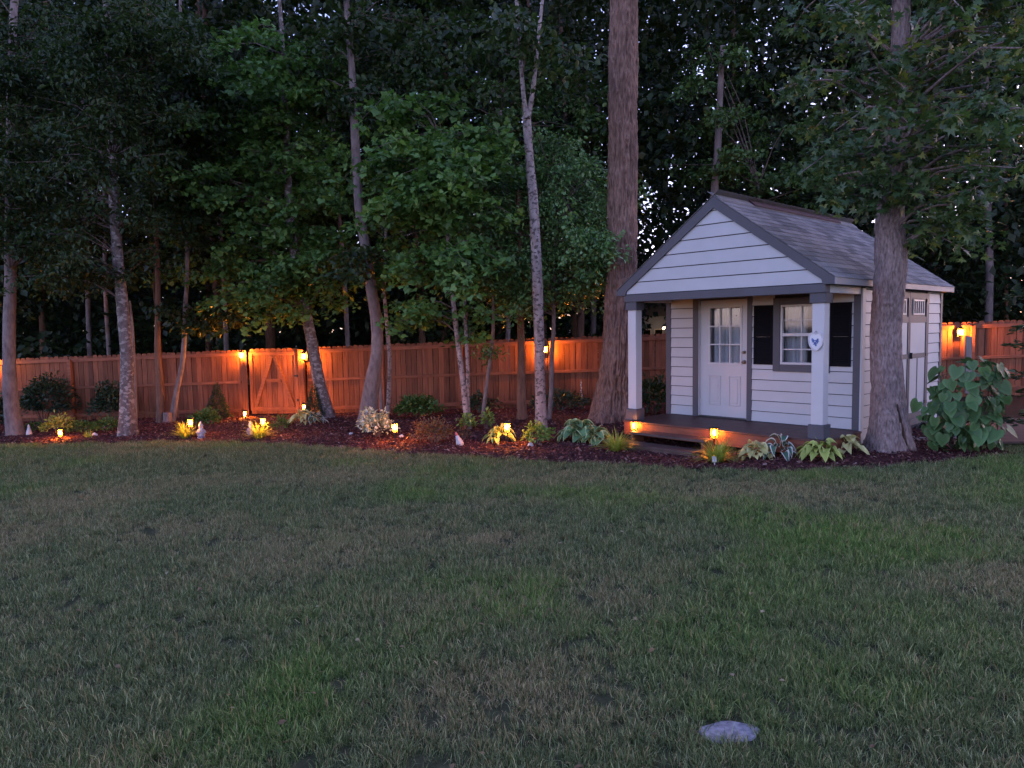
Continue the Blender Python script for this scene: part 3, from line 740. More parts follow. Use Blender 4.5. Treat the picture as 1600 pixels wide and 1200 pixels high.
# heart plaque on the right post
pl = empty('heart_plaque', SH.matrix_basis @ Vector((W_ - .135, .016, ZD + 1.37)), -0.8259)
tag(pl, 'rounded heart shaped pale plaque with blue pattern hung on the right porch post', 'plaque')
def heart_poly(w, h, n=28):
    pts = []
    for i in range(n):
        t = 2 * math.pi * i / n; x = .5 * w * math.sin(t) * (1 + .14 * math.cos(t)); y = .5 * h * math.cos(t)
        if y > 0: y -= .12 * h * math.exp(-(x / (.16 * w)) ** 2)
        pts.append((x, y))
    return pts
M['plaque'] = paint('plaque_glaze', (0.55, 0.57, 0.6), 0.1, 0.35)
M['plaque_blue'] = paint('plaque_blue', (0.06, 0.11, 0.32), 0.3, 0.35)
MB().prism(heart_poly(.21, .27), 1, -.02, 0).build('plaque_board', M['plaque'], pl, 0.003)
rim = MB()
hp = heart_poly(.21, .27); hq = heart_poly(.175, .23)
for i in range(len(hp)):
    j = (i + 1) % len(hp)
    rim.prism([hp[i], hp[j], hq[j], hq[i]], 1, -.027, -.0205)
rim.build('rim', M['stone_pale'], pl)
for i, (a, b, r) in enumerate([(-.03, .0, .022), (.02, -.005, .026), (-.005, -.035, .024), (.03, .02, .014), (-.045, .025, .012), (.005, -.06, .013)]):
    pts = [(a + r * (1 + .35 * math.sin(5 * t + i)) * math.cos(t), b + r * (1 + .35 * math.sin(5 * t + i)) * math.sin(t)) for t in np.linspace(0, 2 * math.pi, 14, endpoint=False)]
    MB().prism(pts, 1, -.0245, -.0205).build('blue_motif', M['plaque_blue'], pl)
MB().tube([(-.03, -.01, .09), (0, -.012, .14), (.03, -.01, .09)], [.003]*3, 5).build('hanger', M['twig'], pl)
#@@OBJ
# ================================================================== foliage tools
LEAF = {}
def _leafdef(name, V, F): LEAF[name] = (np.array(V, float), np.array(F, int))
_leafdef('oval', [(0,0,0), (.35,-.5,.10), (.75,-.38,.06), (1,0,-.10), (.75,.38,.06), (.35,.5,.10)], [(0,1,2,3), (0,3,4,5)])
_leafdef('kite', [(0,0,0), (.5,-.5,.1), (1,0,-.05), (.5,.5,.1)], [(0,1,2), (0,2,3)])
_st = [(0,0,0)] ; _ang = [-150, -112, -72, -40, -28, 0, 28, 40, 72, 112, 150]; _rad = [.25, .55, .28, .62, .30, .75, .30, .62, .28, .55, .25]
_leafdef('star', [(.35,0,.05)] + [(.35 + r*math.cos(R(a)), r*math.sin(R(a))*1.0, -.10*r) for a, r in zip(_ang, _rad)], [(0, i, i+1) for i in range(1, 11)])
_ang2 = [-160, -120, -75, -45, 0, 45, 75, 120, 160]; _rad2 = [.2, .42, .55, .4, .65, .4, .55, .42, .2]
_leafdef('maple', [(.35,0,.06)] + [(.35 + r*math.cos(R(a)), r*math.sin(R(a)), -.08*r) for a, r in zip(_ang2, _rad2)], [(0, i, i+1) for i in range(1, 9)])
_leafdef('needle', [(0,0,0), (.5,-.5,.0), (1,0,0), (.5,.5,.0)], [(0,1,2), (0,2,3)])

def leaves(P, D, N, size, wid, kind, rnd):
    """P positions, D leaf axis, N leaf normal (n,3); size, rnd (n)"""
    D = D / (np.linalg.norm(D, axis=1, keepdims=True) + 1e-9)
    S = np.cross(N, D); S /= (np.linalg.norm(S, axis=1, keepdims=True) + 1e-9)
    U = np.cross(D, S)
    LV, LF = LEAF[kind]
    n = len(P); k = len(LV)
    V = P[:, None, :] + size[:, None, None] * (LV[None, :, 0:1] * D[:, None, :] + LV[None, :, 1:2] * wid * S[:, None, :] + LV[None, :, 2:3] * U[:, None, :])
    Fx = (LF[None] + (np.arange(n) * k)[:, None, None]).reshape(-1, LF.shape[1])
    return V.reshape(-1, 3), Fx, np.repeat(rnd, k)

def rnd_dirs(n, r_): 
    v = r_.normal(size=(n, 3)); return v / np.linalg.norm(v, axis=1, keepdims=True)

def sprays(C, rad, nleaf, size, wid, kind, r_, droop=0.5, tilt=0.35, up=1.0, thick=0.12, outdir=None):
    """C (m,3) spray centres. Each spray is a loose, slightly drooping plate of leaves"""
    m = len(C); rad = np.broadcast_to(np.asarray(rad, float), (m,))
    n = m * nleaf
    idx = np.repeat(np.arange(m), nleaf)
    th = r_.uniform(0, 2*np.pi, n); rr = np.sqrt(r_.uniform(0, 1, n)) * rad[idx]
    # elongated plates
    el = r_.uniform(.45, 1.0, m)[idx]; az = r_.uniform(0, 2*np.pi, m)[idx]
    lx = rr*np.cos(th); ly = rr*np.sin(th)*el
    x = lx*np.cos(az) - ly*np.sin(az); y = lx*np.sin(az) + ly*np.cos(az)
    tx = r_.normal(0, tilt, m)[idx]; ty = r_.normal(0, tilt, m)[idx]
    z = x*tx + y*ty - droop * (rr**2) / rad[idx] + r_.normal(0, thick, n) * rad[idx]
    P = C[idx] + np.stack([x, y, z], 1)
    D = np.stack([x, y, -0.4*rad[idx] + 0*x], 1) / rad[idx][:, None] + r_.normal(0, .55, (n, 3))
    N = np.stack([-tx, -ty, np.full(n, up)], 1) + r_.normal(0, .45, (n, 3))
    sz = size * r_.uniform(.6, 1.25, n)
    tone = np.clip(r_.normal(.40, .22, m)[idx] + r_.normal(0, .2, n), 0, 1)
    return leaves(P, D, N, sz, wid, kind, tone)

def catmull(pts, n):
    P = [np.array(p, float) for p in pts]; P = [2*P[0]-P[1]] + P + [2*P[-1]-P[-2]]; out = []
    segs = len(P) - 3
    for t in np.linspace(0, segs, n):
        i = min(int(t), segs - 1); u = t - i; a, b, c, d = P[i:i+4]
        out.append(.5*((2*b) + (-a+c)*u + (2*a-5*b+4*c-d)*u*u + (-a+3*b-3*c+d)*u**3))
    return np.array(out)

def trunk_mesh(name, pts, radii, material, nseg=20, nring=60, ridge=0.06, lump=0.05, flare=0.35, nr=14, seed=0, zs=2.5, lobes=5):
    """pts world (k,3); radii; returns mesh with coordinates relative to pts[0]"""
    C = catmull([tuple(p) + (r,) for p, r in zip(pts, radii)], nring)
    rad = C[:, 3]; C = C[:, :3]
    Tn = np.gradient(C, axis=0); Tn /= np.linalg.norm(Tn, axis=1, keepdims=True)
    ref = np.array([0, 1.0, 0]); A = np.cross(Tn, ref); A /= np.linalg.norm(A, axis=1, keepdims=True); B = np.cross(Tn, A)
    th = np.linspace(0, 2*np.pi, nseg, endpoint=False)
    TH = np.repeat(th[None], nring, 0); Zr = np.repeat((C[:, 2] - C[0, 2])[:, None], nseg, 1)
    rr = np.repeat(rad[:, None], nseg, 1)
    u = TH / (2*np.pi) * nr
    rg = 1 - np.abs(2*vnoise(u + 0.6*vnoise(u*.5, Zr*.7, seed+5, max(1, nr//2)), Zr*zs, seed, nr) - 1)
    rg = .7*rg + .3*vnoise(u*2, Zr*zs*2.7, seed+3, nr*2)
    lp = vnoise(TH/(2*np.pi)*4, Zr*1.1, seed+9, 4)
    mul = 1 + ridge*(2*rg-1)*1.6 + lump*(2*lp-1)*1.5
    r0 = rad[0]; f = np.exp(-Zr/(r0*2.2 + .05))
    mul = mul * (1 + flare*f*(.55 + .45*np.cos(TH*lobes + seed) + .4*(lp-.5)))
    V = C[:, None, :] + (rr*mul)[..., None] * (np.cos(TH)[..., None]*A[:, None, :] + np.sin(TH)[..., None]*B[:, None, :])
    V = V.reshape(-1, 3)
    i = np.arange(nring*nseg).reshape(nring, nseg); j = np.roll(i, -1, 1)
    Fx = np.stack([i[:-1], i[1:], j[1:], j[:-1]], -1).reshape(-1, 4)
    top = V[-nseg:].mean(0); V = np.concatenate([V, top[None]])
    base = np.array(pts[0], float)
    cap = np.array([[i[-1, q], len(V)-1, j[-1, q], j[-1, q]] for q in range(nseg)])
    me = bpy.data.meshes.new(name)
    me.from_pydata((V - base).tolist(), [], Fx.tolist() + [list(c[:3]) for c in cap]); me.update()
    me.polygons.foreach_set('use_smooth', np.ones(len(me.polygons), bool))
    me.materials.append(material)
    return me

def crown_from(blobs, Y, spec, r_):
    """blobs: (px, py, rx_px, ry_px, dY, depth_m, nsprays). Sprays sit in rows along drooping boughs, so layers and gaps form"""
    Cs = []; boughs = []
    for (px, py, rx, ry, dY, dep, ns) in blobs:
        y = Y + dY; c = np.array(at(px, py, y)); s = y / F_PX
        ns = int(ns * spec.get('dens', 1.0)); per = 6; nb_ = max(1, ns // per)
        for k in range(nb_):
            q = rnd_dirs(1, r_)[0] * (r_.uniform(0.05, 1) ** (1/2.6))
            p = c + q * np.array([rx*s*1.12, dep, ry*s*1.08])
            out = np.array([q[0] + r_.normal(0, .5), q[1] * .8 - .25 + r_.normal(0, .4), 0]); out /= (np.linalg.norm(out) + 1e-6)
            L = r_.uniform(.5, 1.25) * min(1.0, .45 + rx * s * .6) * spec.get('bough', 1.0)
            t = np.linspace(-.5, .5, per) + r_.normal(0, .05, per)
            pts = p[None] + out[None] * (L * t)[:, None] + np.stack([r_.normal(0, .10, per), r_.normal(0, .10, per), .10 * L - (t + .5) ** 2 * L * r_.uniform(.15, .55) + r_.normal(0, .035, per)], 1)
            Cs.append(pts); boughs.append((p - out * L * .55, p, pts[-1]))
    crown_from.boughs = boughs
    return np.concatenate(Cs)

def twigs(mb, boughs, path, r_, every=1, r0=.012):
    """a limb from the trunk to the start of each bough, then along it"""
    P = np.array(path, float)
    for c, m_, e in boughs[::every]:
        d = np.linalg.norm(P - c, axis=1) + 1.2*np.clip(P[:, 2] - c[2] + .25, 0, None)
        a = P[np.argmin(d)]; L = np.linalg.norm(c - a)
        mid = (a + c)/2 + np.array([r_.normal(0, .08), r_.normal(0, .08), .10*L])
        mb.tube([a, mid, c, m_, e], [r0*(.8 + .4*L), r0*.9, r0*.7, r0*.5, r0*.25], 4)

GROUP_T = 'trees in the bed before the fence'
def tree(name, label, stems, material, leafmat_=None, blobs=None, spec=None, seed=0, cat='tree', group=None, Y=None, trunk_kw=None, limb_mat=None, tw=3, base_lift=0.02, extra_top=True, twr=.012, name_trunk='trunk'):
    """stems: list of lists of (px, py, width_px); the first point of the first stem stands on the ground"""
    r_ = np.random.default_rng(seed + 100)
    b = gp(stems[0][0][0], stems[0][0][1]) if Y is None else at(stems[0][0][0], stems[0][0][1], Y)
    if Y is None: Y = b.y
    root = np.array((b.x, Y, float(G(b.x, Y)) - base_lift))
    o = empty(name, tuple(root)); tag(o, label, cat, group)
    allpath = []
    for si, st in enumerate(stems):
        pts = []; rad = []
        for k, (px, py, w) in enumerate(st):
            p = np.array(at(px, py, Y))
            if si == 0 and k == 0: p = root.copy()
            else: p[1] += r_.normal(0, .04)
            pts.append(p); rad.append(w / 2 / F_PX * Y)
        if extra_top and st[-1][1] <= 60:
            d = pts[-1] - pts[-2]; d = d / np.linalg.norm(d)
            for q in (2.5, 5.0): pts.append(st and pts[-1] + d * 2.5 + r_.normal(0, .08, 3) * [1, 1, 0]); rad.append(rad[-1] * .75)
        kw = dict(trunk_kw or {})
        if si > 0: kw['flare'] = 0.0
        me = trunk_mesh(name_trunk, pts, rad, material, seed=seed + si, **kw)
        link(name_trunk, me, o, tuple(pts[0] - root))
        allpath.append(catmull(pts, 24))
    if blobs:
        C = crown_from(blobs, Y, spec, r_)
        V, Fx, rn = sprays(C, r_.uniform(.7, 1.25, len(C)) * spec['rad'], spec['n'], spec['size'], spec['wid'], spec['kind'], r_, spec.get('droop', .5), spec.get('tilt', .35), thick=spec.get('thick', .12))
        link('crown', np_mesh('crown', V - root, Fx, leafmat_, {'rnd': rn}), o)['kind'] = 'stuff'
        mb = MB(); twigs(mb, crown_from.boughs, np.concatenate(allpath), r_, 1 if tw <= 3 else 2, twr)
        mb.v = [tuple(np.array(v) - root) for v in mb.v]
        link('limbs', mb.mesh('limbs', limb_mat or M['twig']), o)['kind'] = 'stuff'
    return o
SP_MAPLE = dict(dens=2.4, rad=.30, n=20, size=.135, wid=1.0, kind='maple', droop=.55, tilt=.25)
SP_HOLLY = dict(dens=2.0, bough=.8, rad=.26, n=30, size=.085, wid=.62, kind='oval', droop=.3, tilt=.5, thick=.3)
SP_DARK = dict(dens=1.8, rad=.40, n=26, size=.15, wid=.62, kind='oval', droop=.5, tilt=.3)
SP_GUM = dict(dens=1.7, bough=.8, rad=.24, n=12, size=.13, wid=1.0, kind='star', droop=.6, tilt=.3, thick=.2)
SP_WISP = dict(dens=1.9, rad=.38, n=28, size=.12, wid=.45, kind='oval', droop=.6, tilt=.3)

# ================================================================== trees
tree('oak_tree', 'pale smooth trunk at the left edge of the bed', [[(25, 684, 24), (20, 640, 20), (18, 560, 18), (15, 430, 16), (16, 250, 14), (20, 60, 11)]], M['bark_pale'], M['lf_dark'],
     [(20, 150, 120, 150, .4, 2.2, 60), (40, 330, 90, 70, .2, 1.4, 34), (-90, 300, 90, 200, .3, 2, 40), (30, 380, 60, 40, -.8, .7, 16), (10, 200, 80, 160, -.9, .8, 60), (15, 330, 50, 60, -1.0, .6, 26), (60, 120, 80, 110, -1.2, .7, 40)], SP_WISP, seed=1, trunk_kw=dict(ridge=.03, flare=.3))
tree('maple_tree', 'mottled grey trunk with flared roots at far left of the gate', [[(201, 684, 24), (198, 630, 20), (195, 560, 18.5), (190, 480, 17), (185, 390, 15.5), (178, 290, 14), (172, 190, 12), (168, 50, 10)]], M['bark_mottle'], M['lf_dark'],
     [(140, 400, 75, 45, -.3, 1.2, 34), (110, 330, 70, 50, .3, 1.4, 26), (215, 330, 60, 60, .2, 1.3, 20), (170, 130, 150, 120, .5, 2.4, 70), (60, 240, 60, 40, .0, 1.2, 14), (165, 150, 110, 130, -1.1, .8, 84), (190, 60, 110, 70, -1.2, .7, 40), (185, 250, 50, 24, -.8, .5, 10), (110, 420, 60, 25, -.6, .6, 14)], SP_WISP, seed=2, trunk_kw=dict(ridge=.04, flare=.6, nring=80))
tree('slender_tree', 'slim straight trunk standing close behind the cone shrub', [[(251, 664, 12), (249, 600, 11), (248, 540, 9), (246, 450, 7.5), (245, 350, 6.5), (240, 200, 6), (235, 40, 5)]], M['bark_red'], M['lf_dark'],
     [(250, 330, 40, 50, .2, .9, 12), (240, 140, 90, 100, .4, 1.8, 36), (245, 300, 45, 50, -.5, .5, 12), (240, 170, 80, 110, -.8, .7, 50), (260, 60, 90, 60, -.8, .7, 30)], SP_DARK, seed=3, trunk_kw=dict(flare=.3))
tree('leaning_tree', 'thin bent trunk leaning right beside a small stump', [[(268, 663, 10), (276, 610, 8), (285, 560, 7), (290, 490, 6.5), (293, 400, 6), (288, 290, 5.5), (283, 200, 5), (280, 40, 4.5)]], M['bark_pale'], M['lf_dark'],
     [(295, 470, 40, 22, -.1, .7, 9), (330, 500, 34, 16, .1, .6, 7), (290, 510, 20, 12, -.2, .4, 4), (300, 250, 60, 90, .3, 1.3, 30), (290, 330, 40, 60, -.6, .5, 24), (300, 200, 60, 90, -.8, .6, 34)], SP_DARK, seed=4, trunk_kw=dict(flare=.3))
tree('sapling', 'thin sapling stem against the mottled trunk', [[(212, 668, 5), (212, 630, 4.5), (208, 570, 4), (205, 520, 3.5), (203, 470, 3)]], M['bark_pale'], seed=5, Y=16.9, trunk_kw=dict(flare=0, nseg=8, nring=24))
tree('maple_tree', 'leaning brown trunk right of the gate under broad leaves', [[(513, 657, 22), (505, 625, 19), (497, 590, 18), (489, 545, 17.5), (483, 510, 16.5), (476, 470, 15), (462, 400, 13), (450, 300, 11), (445, 150, 8), (440, 40, 6)]], M['bark_mottle'], M['lf_maple'],
     [(440, 455, 78, 36, -.4, 1.1, 30), (380, 385, 65, 55, .2, 1.3, 34), (360, 280, 80, 80, .2, 1.5, 44), (450, 320, 70, 80, .3, 1.3, 40), (430, 180, 110, 100, .3, 1.7, 50), (500, 400, 60, 50, -.2, 1.1, 30), (330, 150, 90, 90, .6, 1.5, 34), (425, 480, 40, 12, -.6, .6, 8), (470, 430, 50, 40, -.7, .5, 16), (455, 250, 90, 110, -.8, .7, 40), (440, 100, 90, 80, -.6, .8, 26)], SP_MAPLE, seed=6, trunk_kw=dict(flare=.4))
tree('poplar_tree', 'tall pale curved trunk behind the white leaved shrub', [[(571, 668, 26), (577, 630, 24), (584, 590, 21), (589, 545, 18.5), (587, 500, 18), (581, 450, 17), (571, 390, 15), (562, 330, 14.5), (557, 270, 14), (554, 190, 12), (550, 110, 10), (541, 10, 9)]], M['bark_pale'], M['lf_dark'],
     [(540, 90, 120, 90, .8, 2, 56), (600, 20, 120, 60, .6, 2, 36), (560, 125, 40, 22, -.6, .5, 8), (560, 405, 36, 26, -.6, .5, 10), (530, 40, 60, 26, -.6, .6, 8)], SP_DARK, seed=7, trunk_kw=dict(ridge=.03, flare=.3, nring=80))
tree('sapling', 'thin pale sapling right of the curved trunk', [[(605, 660, 7.5), (607, 610, 7), (609, 560, 6.5), (603, 500, 6), (601, 450, 5), (602, 390, 4.5), (604, 300, 4)]], M['bark_spot'], M['lf_maple'],
     [(610, 415, 55, 18, -.2, .8, 16), (640, 300, 60, 40, .1, 1, 24), (690, 330, 50, 30, 0, .8, 18), (600, 350, 40, 30, 0, .7, 12)], SP_MAPLE, seed=8, trunk_kw=dict(flare=.2, nseg=10, nring=40))
tree('tree_snag', 'short dead pale stem with a broken top beside the sapling', [[(597, 662, 6), (595, 620, 5.5), (592, 578, 4.5)]], M['bark_pale'], seed=9, Y=16.9, trunk_kw=dict(flare=.1, nseg=8, nring=16), extra_top=False, cat='dead stem')
tree('maple_tree', 'twin stemmed young maple in the middle of the bed', [[(735, 676, 10), (729, 650, 9.5), (724, 600, 8.5), (716, 540, 8), (709, 480, 7.5), (702, 400, 6.5), (694, 300, 5), (690, 220, 4)], [(734, 668, 7), (731, 635, 6.5), (731, 570, 6), (728, 510, 5.5), (725, 450, 5), (722, 380, 4.5)]], M['bark_spot'], M['lf_maple'],
     [(690, 260, 80, 50, -.2, 1.3, 44), (640, 240, 70, 50, .2, 1.2, 30), (740, 210, 60, 60, .1, 1.2, 28), (665, 320, 80, 35, -.2, 1.1, 30), (690, 400, 60, 40, -.1, 1, 26), (670, 480, 50, 26, -.1, .8, 14), (640, 180, 60, 40, .3, 1.1, 20), (735, 495, 22, 22, -.3, .5, 5), (710, 390, 50, 40, -.6, .5, 16), (720, 290, 60, 50, -.7, .5, 18)], SP_MAPLE, seed=10, trunk_kw=dict(flare=.2, nseg=12))
tree('holly_sapling', 'thin slanting stem with small leaves left of the red trunk', [[(754, 664, 7), (757, 630, 6.5), (763, 585, 6), (769, 540, 5.5), (771, 500, 5), (771, 430, 4)]], M['bark_pale'], M['lf_holly'],
     [(770, 400, 50, 60, .1, .9, 34), (760, 300, 60, 60, .2, 1, 30), (758, 545, 16, 20, -.1, .3, 4)], SP_HOLLY, seed=11, trunk_kw=dict(flare=.2, nseg=10))
tree('cedar_tree', 'reddish brown trunk left of the fence lamp', [[(816, 660, 15), (815, 620, 13), (815, 560, 11.5), (813, 500, 10.5), (812, 420, 9.5), (810, 300, 8)]], M['bark_red'], M['lf_holly'],
     [(815, 420, 55, 50, .2, 1, 34), (800, 330, 50, 60, .2, 1, 30)], SP_HOLLY, seed=12, trunk_kw=dict(flare=.3))
tree('forked_tree', 'white spotted forked trunk in front of the fence lamp', [[(847, 676, 20), (845, 630, 18), (843, 560, 16.5), (841, 480, 16), (838, 400, 15.5), (833, 310, 14), (827, 240, 12.5), (823, 180, 13)], [(823, 184, 9), (818, 150, 7), (815, 110, 6.5), (810, 40, 5.5)], [(824, 184, 9), (831, 150, 7), (836, 110, 6), (843, 40, 5)]], M['bark_spot'], M['lf_dark'],
     [(820, 60, 120, 80, .4, 1.8, 40)], SP_DARK, seed=13, trunk_kw=dict(ridge=.03, flare=.25, nring=80))
tree('holly_tree', 'bushy small leaved holly between the spotted trunk and pine', [[(858, 660, 8), (861, 610, 7.5), (862, 560, 7), (865, 510, 6), (866, 440, 5), (870, 350, 4)]], M['bark_pale'], M['lf_holly'],
     [(890, 400, 75, 55, -.3, 1.2, 80), (840, 430, 70, 45, -.1, 1.1, 60), (900, 310, 70, 55, .1, 1.2, 66), (780, 420, 60, 55, .1, 1.0, 46), (930, 430, 40, 40, -.2, .8, 30), (860, 260, 70, 40, .3, 1.2, 40), (830, 350, 50, 40, .3, 1, 30), (760, 350, 40, 40, .3, 1, 20)], SP_HOLLY, seed=14, trunk_kw=dict(flare=.2, nseg=10))
tree('pine_tree', 'massive ridged brown trunk beside the left porch post', [[(958, 662, 58), (960, 620, 50), (964, 560, 45), (968, 480, 43), (973, 380, 42), (973, 250, 41), (973, 120, 40), (975, 0, 38)]], M['bark_big'], seed=15,
     trunk_kw=dict(ridge=.11, lump=.03, flare=.5, nseg=160, nring=420, nr=40, zs=3.2, lobes=4))
tree('sweetgum_tree', 'thick grey trunk with a split base before the shed side', [[(1388, 708, 56), (1387, 670, 48), (1386, 600, 43), (1386, 520, 42), (1387, 420, 42), (1390, 350, 40), (1397, 270, 34), (1402, 180, 28), (1405, 60, 24)]], M['bark_gum'], M['lf_gum'],
     [(1395, 310, 60, 30, -.5, .6, 14), (1470, 320, 42, 52, -.6, .7, 22), (1335, 285, 42, 34, -.4, .7, 12), (1455, 215, 95, 55, -.6, 1.2, 40), (1355, 205, 78, 52, -.4, 1.1, 26), (1505, 130, 120, 80, -.4, 1.3, 54), (1375, 100, 115, 80, -.3, 1.4, 46), (1530, 30, 130, 60, -.3, 1.4, 42), (1400, 20, 125, 50, .0, 1.4, 36), (1570, 230, 60, 70, .1, 1.2, 16), (1540, 330, 40, 40, .3, .8, 8)], SP_GUM, seed=16, limb_mat=M['bark_gum'], twr=.02,
     trunk_kw=dict(ridge=.055, lump=.04, flare=.6, nseg=150, nring=360, nr=38, zs=7.0, lobes=3))
tree('tree_snag', 'tall dead trunk with a broken tip behind the shed ridge', [[(1108, 520, 15), (1112, 400, 13), (1117, 300, 11), (1120, 240, 10), (1125, 170, 9), (1127, 110, 8), (1129, 72, 7.5)]], M['bark_pale'], seed=17, Y=21.0, trunk_kw=dict(flare=0, ridge=.08), extra_top=False, cat='dead tree', base_lift=.3)

# trunks that stand behind the fence
behind = [
 (137, 13, 23, 'thin dark trunk behind the fence left of the mottled trunk', 'bark_pale', [(137, 545), (135, 455), (133, 330), (130, 150)], 7),
 (167, 12, 22, 'very thin trunk behind the fence nearest the mottled trunk', 'bark_pale', [(170, 545), (166, 450), (163, 330), (160, 200)], 6),
 (421, 21, 24, 'dark trunk behind the gate with a pale knot', 'bark_red', [(421, 545), (421, 430), (420, 300), (418, 120)], 14),
 (660, 33, 22, 'reddish curved trunk rising behind the fence mid bed', 'bark_red', [(665, 545), (658, 500), (655, 470), (650, 380), (648, 250)], 9),
 (907, 24, 24, 'brown trunk behind the fence left of the massive trunk', 'bark_red', [(905, 540), (908, 450), (910, 330), (912, 150)], 11),
 (926, 25, 25, 'grey trunk behind the fence nearest the massive trunk', 'bark_pale', [(926, 540), (927, 450), (930, 320), (934, 150)], 9),
 (1312, 26, 24, 'pale thin trunk high behind the shed roof', 'bark_pale', [(1300, 500), (1308, 330), (1314, 260), (1318, 180), (1320, 60)], 9),
 (1545, 27, 22, 'faint grey trunk behind the lamp lit right fence', 'bark_pale', [(1545, 520), (1544, 440), (1543, 380), (1540, 200), (1538, 40)], 11),
 (285, 28, 26, 'distant upright trunk in the dark woods above the cone shrub', 'bark_red', [(322, 545), (324, 420), (322, 250), (320, 60)], 9),
 (700, 29, 26, 'distant trunk among leaves above the twin stems', 'bark_red', [(690, 545), (694, 300), (697, 130), (700, 20)], 9),
 (60, 30, 25, 'dim trunk in the woods near the left picture edge', 'bark_red', [(63, 548), (65, 400), (68, 250), (72, 50)], 9),
]
for (bxp, sd_, Yb, lab, mt, pts, w) in behind:
    st = [(x, y, w * (1 - .25 * k / len(pts))) for k, (x, y) in enumerate(pts)]
    b0 = at(st[0][0], st[0][1], Yb); 
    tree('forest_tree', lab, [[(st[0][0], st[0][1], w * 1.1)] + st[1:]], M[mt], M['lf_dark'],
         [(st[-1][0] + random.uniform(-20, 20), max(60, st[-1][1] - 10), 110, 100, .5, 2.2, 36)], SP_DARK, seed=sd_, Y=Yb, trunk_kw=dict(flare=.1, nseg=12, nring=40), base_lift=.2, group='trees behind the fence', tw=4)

for (sd_, Yb, lab, pts, w, blobs) in [
  (51, 20.6, 'leafy young tree behind the fence between the gate and curved trunk', [(545, 548), (540, 450), (530, 330), (520, 180)], 7, [(520, 330, 70, 90, 0, 1.0, 44), (560, 220, 90, 80, .2, 1.2, 48), (500, 150, 90, 70, .3, 1.2, 40), (620, 130, 90, 70, .3, 1.2, 40)]),
  (52, 20.9, 'leafy young tree behind the fence above the red trunk', [(790, 545), (795, 430), (790, 300), (780, 150)], 7, [(790, 230, 90, 80, 0, 1.2, 48), (730, 130, 100, 70, .2, 1.2, 44), (880, 200, 80, 70, .2, 1.1, 36), (900, 110, 70, 60, .3, 1.1, 26), (680, 480, 40, 24, 0, .6, 8)]),
  (53, 20.8, 'leafy young tree behind the fence above the cone shrub', [(352, 548), (348, 430), (340, 320), (330, 180)], 7, [(340, 330, 80, 80, 0, 1.1, 40), (300, 220, 90, 80, .2, 1.2, 40), (390, 220, 80, 90, .2, 1.2, 36), (300, 400, 50, 40, -.2, .8, 12)]),
  (54, 21.0, 'leafy young tree behind the shed ridge', [(1180, 500), (1182, 420), (1184, 345), (1186, 290)], 5, [(1180, 230, 90, 80, 0, 1.2, 40), (1090, 180, 70, 80, .2, 1.1, 26), (1250, 270, 80, 60, .2, 1.1, 30), (1120, 90, 90, 60, .3, 1.2, 22)]),
]:
    tree('forest_tree', lab, [[(x, y, w * (1 - .2 * k / len(pts))) for k, (x, y) in enumerate(pts)]], M['bark_pale'], M['lf_mid'], blobs, SP_DARK, seed=sd_, Y=Yb, trunk_kw=dict(flare=.1, nseg=10, nring=36), base_lift=.2, group='trees behind the fence', tw=4)

# ---- the far wood: one mass of foliage and stems
def far_wood():
    r_ = np.random.default_rng(77)
    def vol(n, x0, x1, y0, y1, z0, z1):
        return np.stack([r_.uniform(x0, x1, n), r_.uniform(y0, y1, n), r_.uniform(z0, z1, n)], 1)
    parts = []
    A = vol(3000, -26, 26, 20.5, 27, 4.0, 15)
    Bv = vol(5600, -36, 36, 27, 44, 3.0, 22)
    Cv = vol(2600, -40, 40, 33, 44, -0.3, 6)          # understorey at the back
    Dv = vol(600, -26, 26, 21, 33, 1.6, 4.2)
    Ev = np.concatenate([vol(4400, -62, 62, 46, 62, 0.0, 30), vol(900, -62, 62, 46, 60, -.5, 7)])         # farthest trees
    C = np.concatenate([A, Bv, Cv, Dv, Ev])
    # clumped gaps
    nz = fbm(C[:, 0] * .42 + 3 * np.sin(C[:, 1]), C[:, 2] * .5 + .3 * C[:, 1], 5, 3)
    keep = (nz > np.where(C[:, 2] > 7.5, .35, .30)) | (C[:, 2] < 4) | ((C[:, 1] > 46) & (nz > .24))
    C = C[keep]
    # openings: a glade behind the porch where the evening sky and a neighbour's house show
    yf = C[:, 1] * _cp - (C[:, 2] - CAMZ) * _sp; zu = C[:, 1] * _sp + (C[:, 2] - CAMZ) * _cp
    u0 = 800 + F_PX * (C[:, 0] / yf) - 10; v0 = 600 - F_PX * zu / yf
    gl = ((np.abs(u0 - 1012) < 20) & (np.abs(v0 - 365) < 75) & (r_.uniform(size=len(C)) < .82)) | ((np.abs(u0 - 1022) < 34) & (np.abs(v0 - 492) < 36))
    C = C[~gl]
    near = C[:, 1] < 46
    V, Fx, rn = sprays(C[near], r_.uniform(.6, 1.25, near.sum()) * .95, 34, .29, .66, 'kite', r_, .5, .35, thick=.22)
    V2, F2, rn2 = sprays(C[~near], r_.uniform(.7, 1.25, (~near).sum()) * 2.0, 34, .62, .7, 'kite', r_, .5, .35, thick=.3)
    Fx = np.concatenate([Fx, F2 + len(V)]); V = np.concatenate([V, V2]); rn = np.concatenate([rn, rn2])
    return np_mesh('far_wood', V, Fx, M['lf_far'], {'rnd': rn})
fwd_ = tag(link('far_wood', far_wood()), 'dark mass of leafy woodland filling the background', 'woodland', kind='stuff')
sm = MB()
_r = np.random.default_rng(5)
for k in range(46):
    y = _r.uniform(24, 42); x = _r.uniform(-.8, .8) * y; r0 = _r.uniform(.06, .17)
    g0 = float(G(x, y)) - .2; dx = _r.normal(0, .5)
    sm.tube([(x, y, g0), (x + dx * .3, y, g0 + 5), (x + dx, y, g0 + 14)], [r0, r0 * .8, r0 * .4], 7)
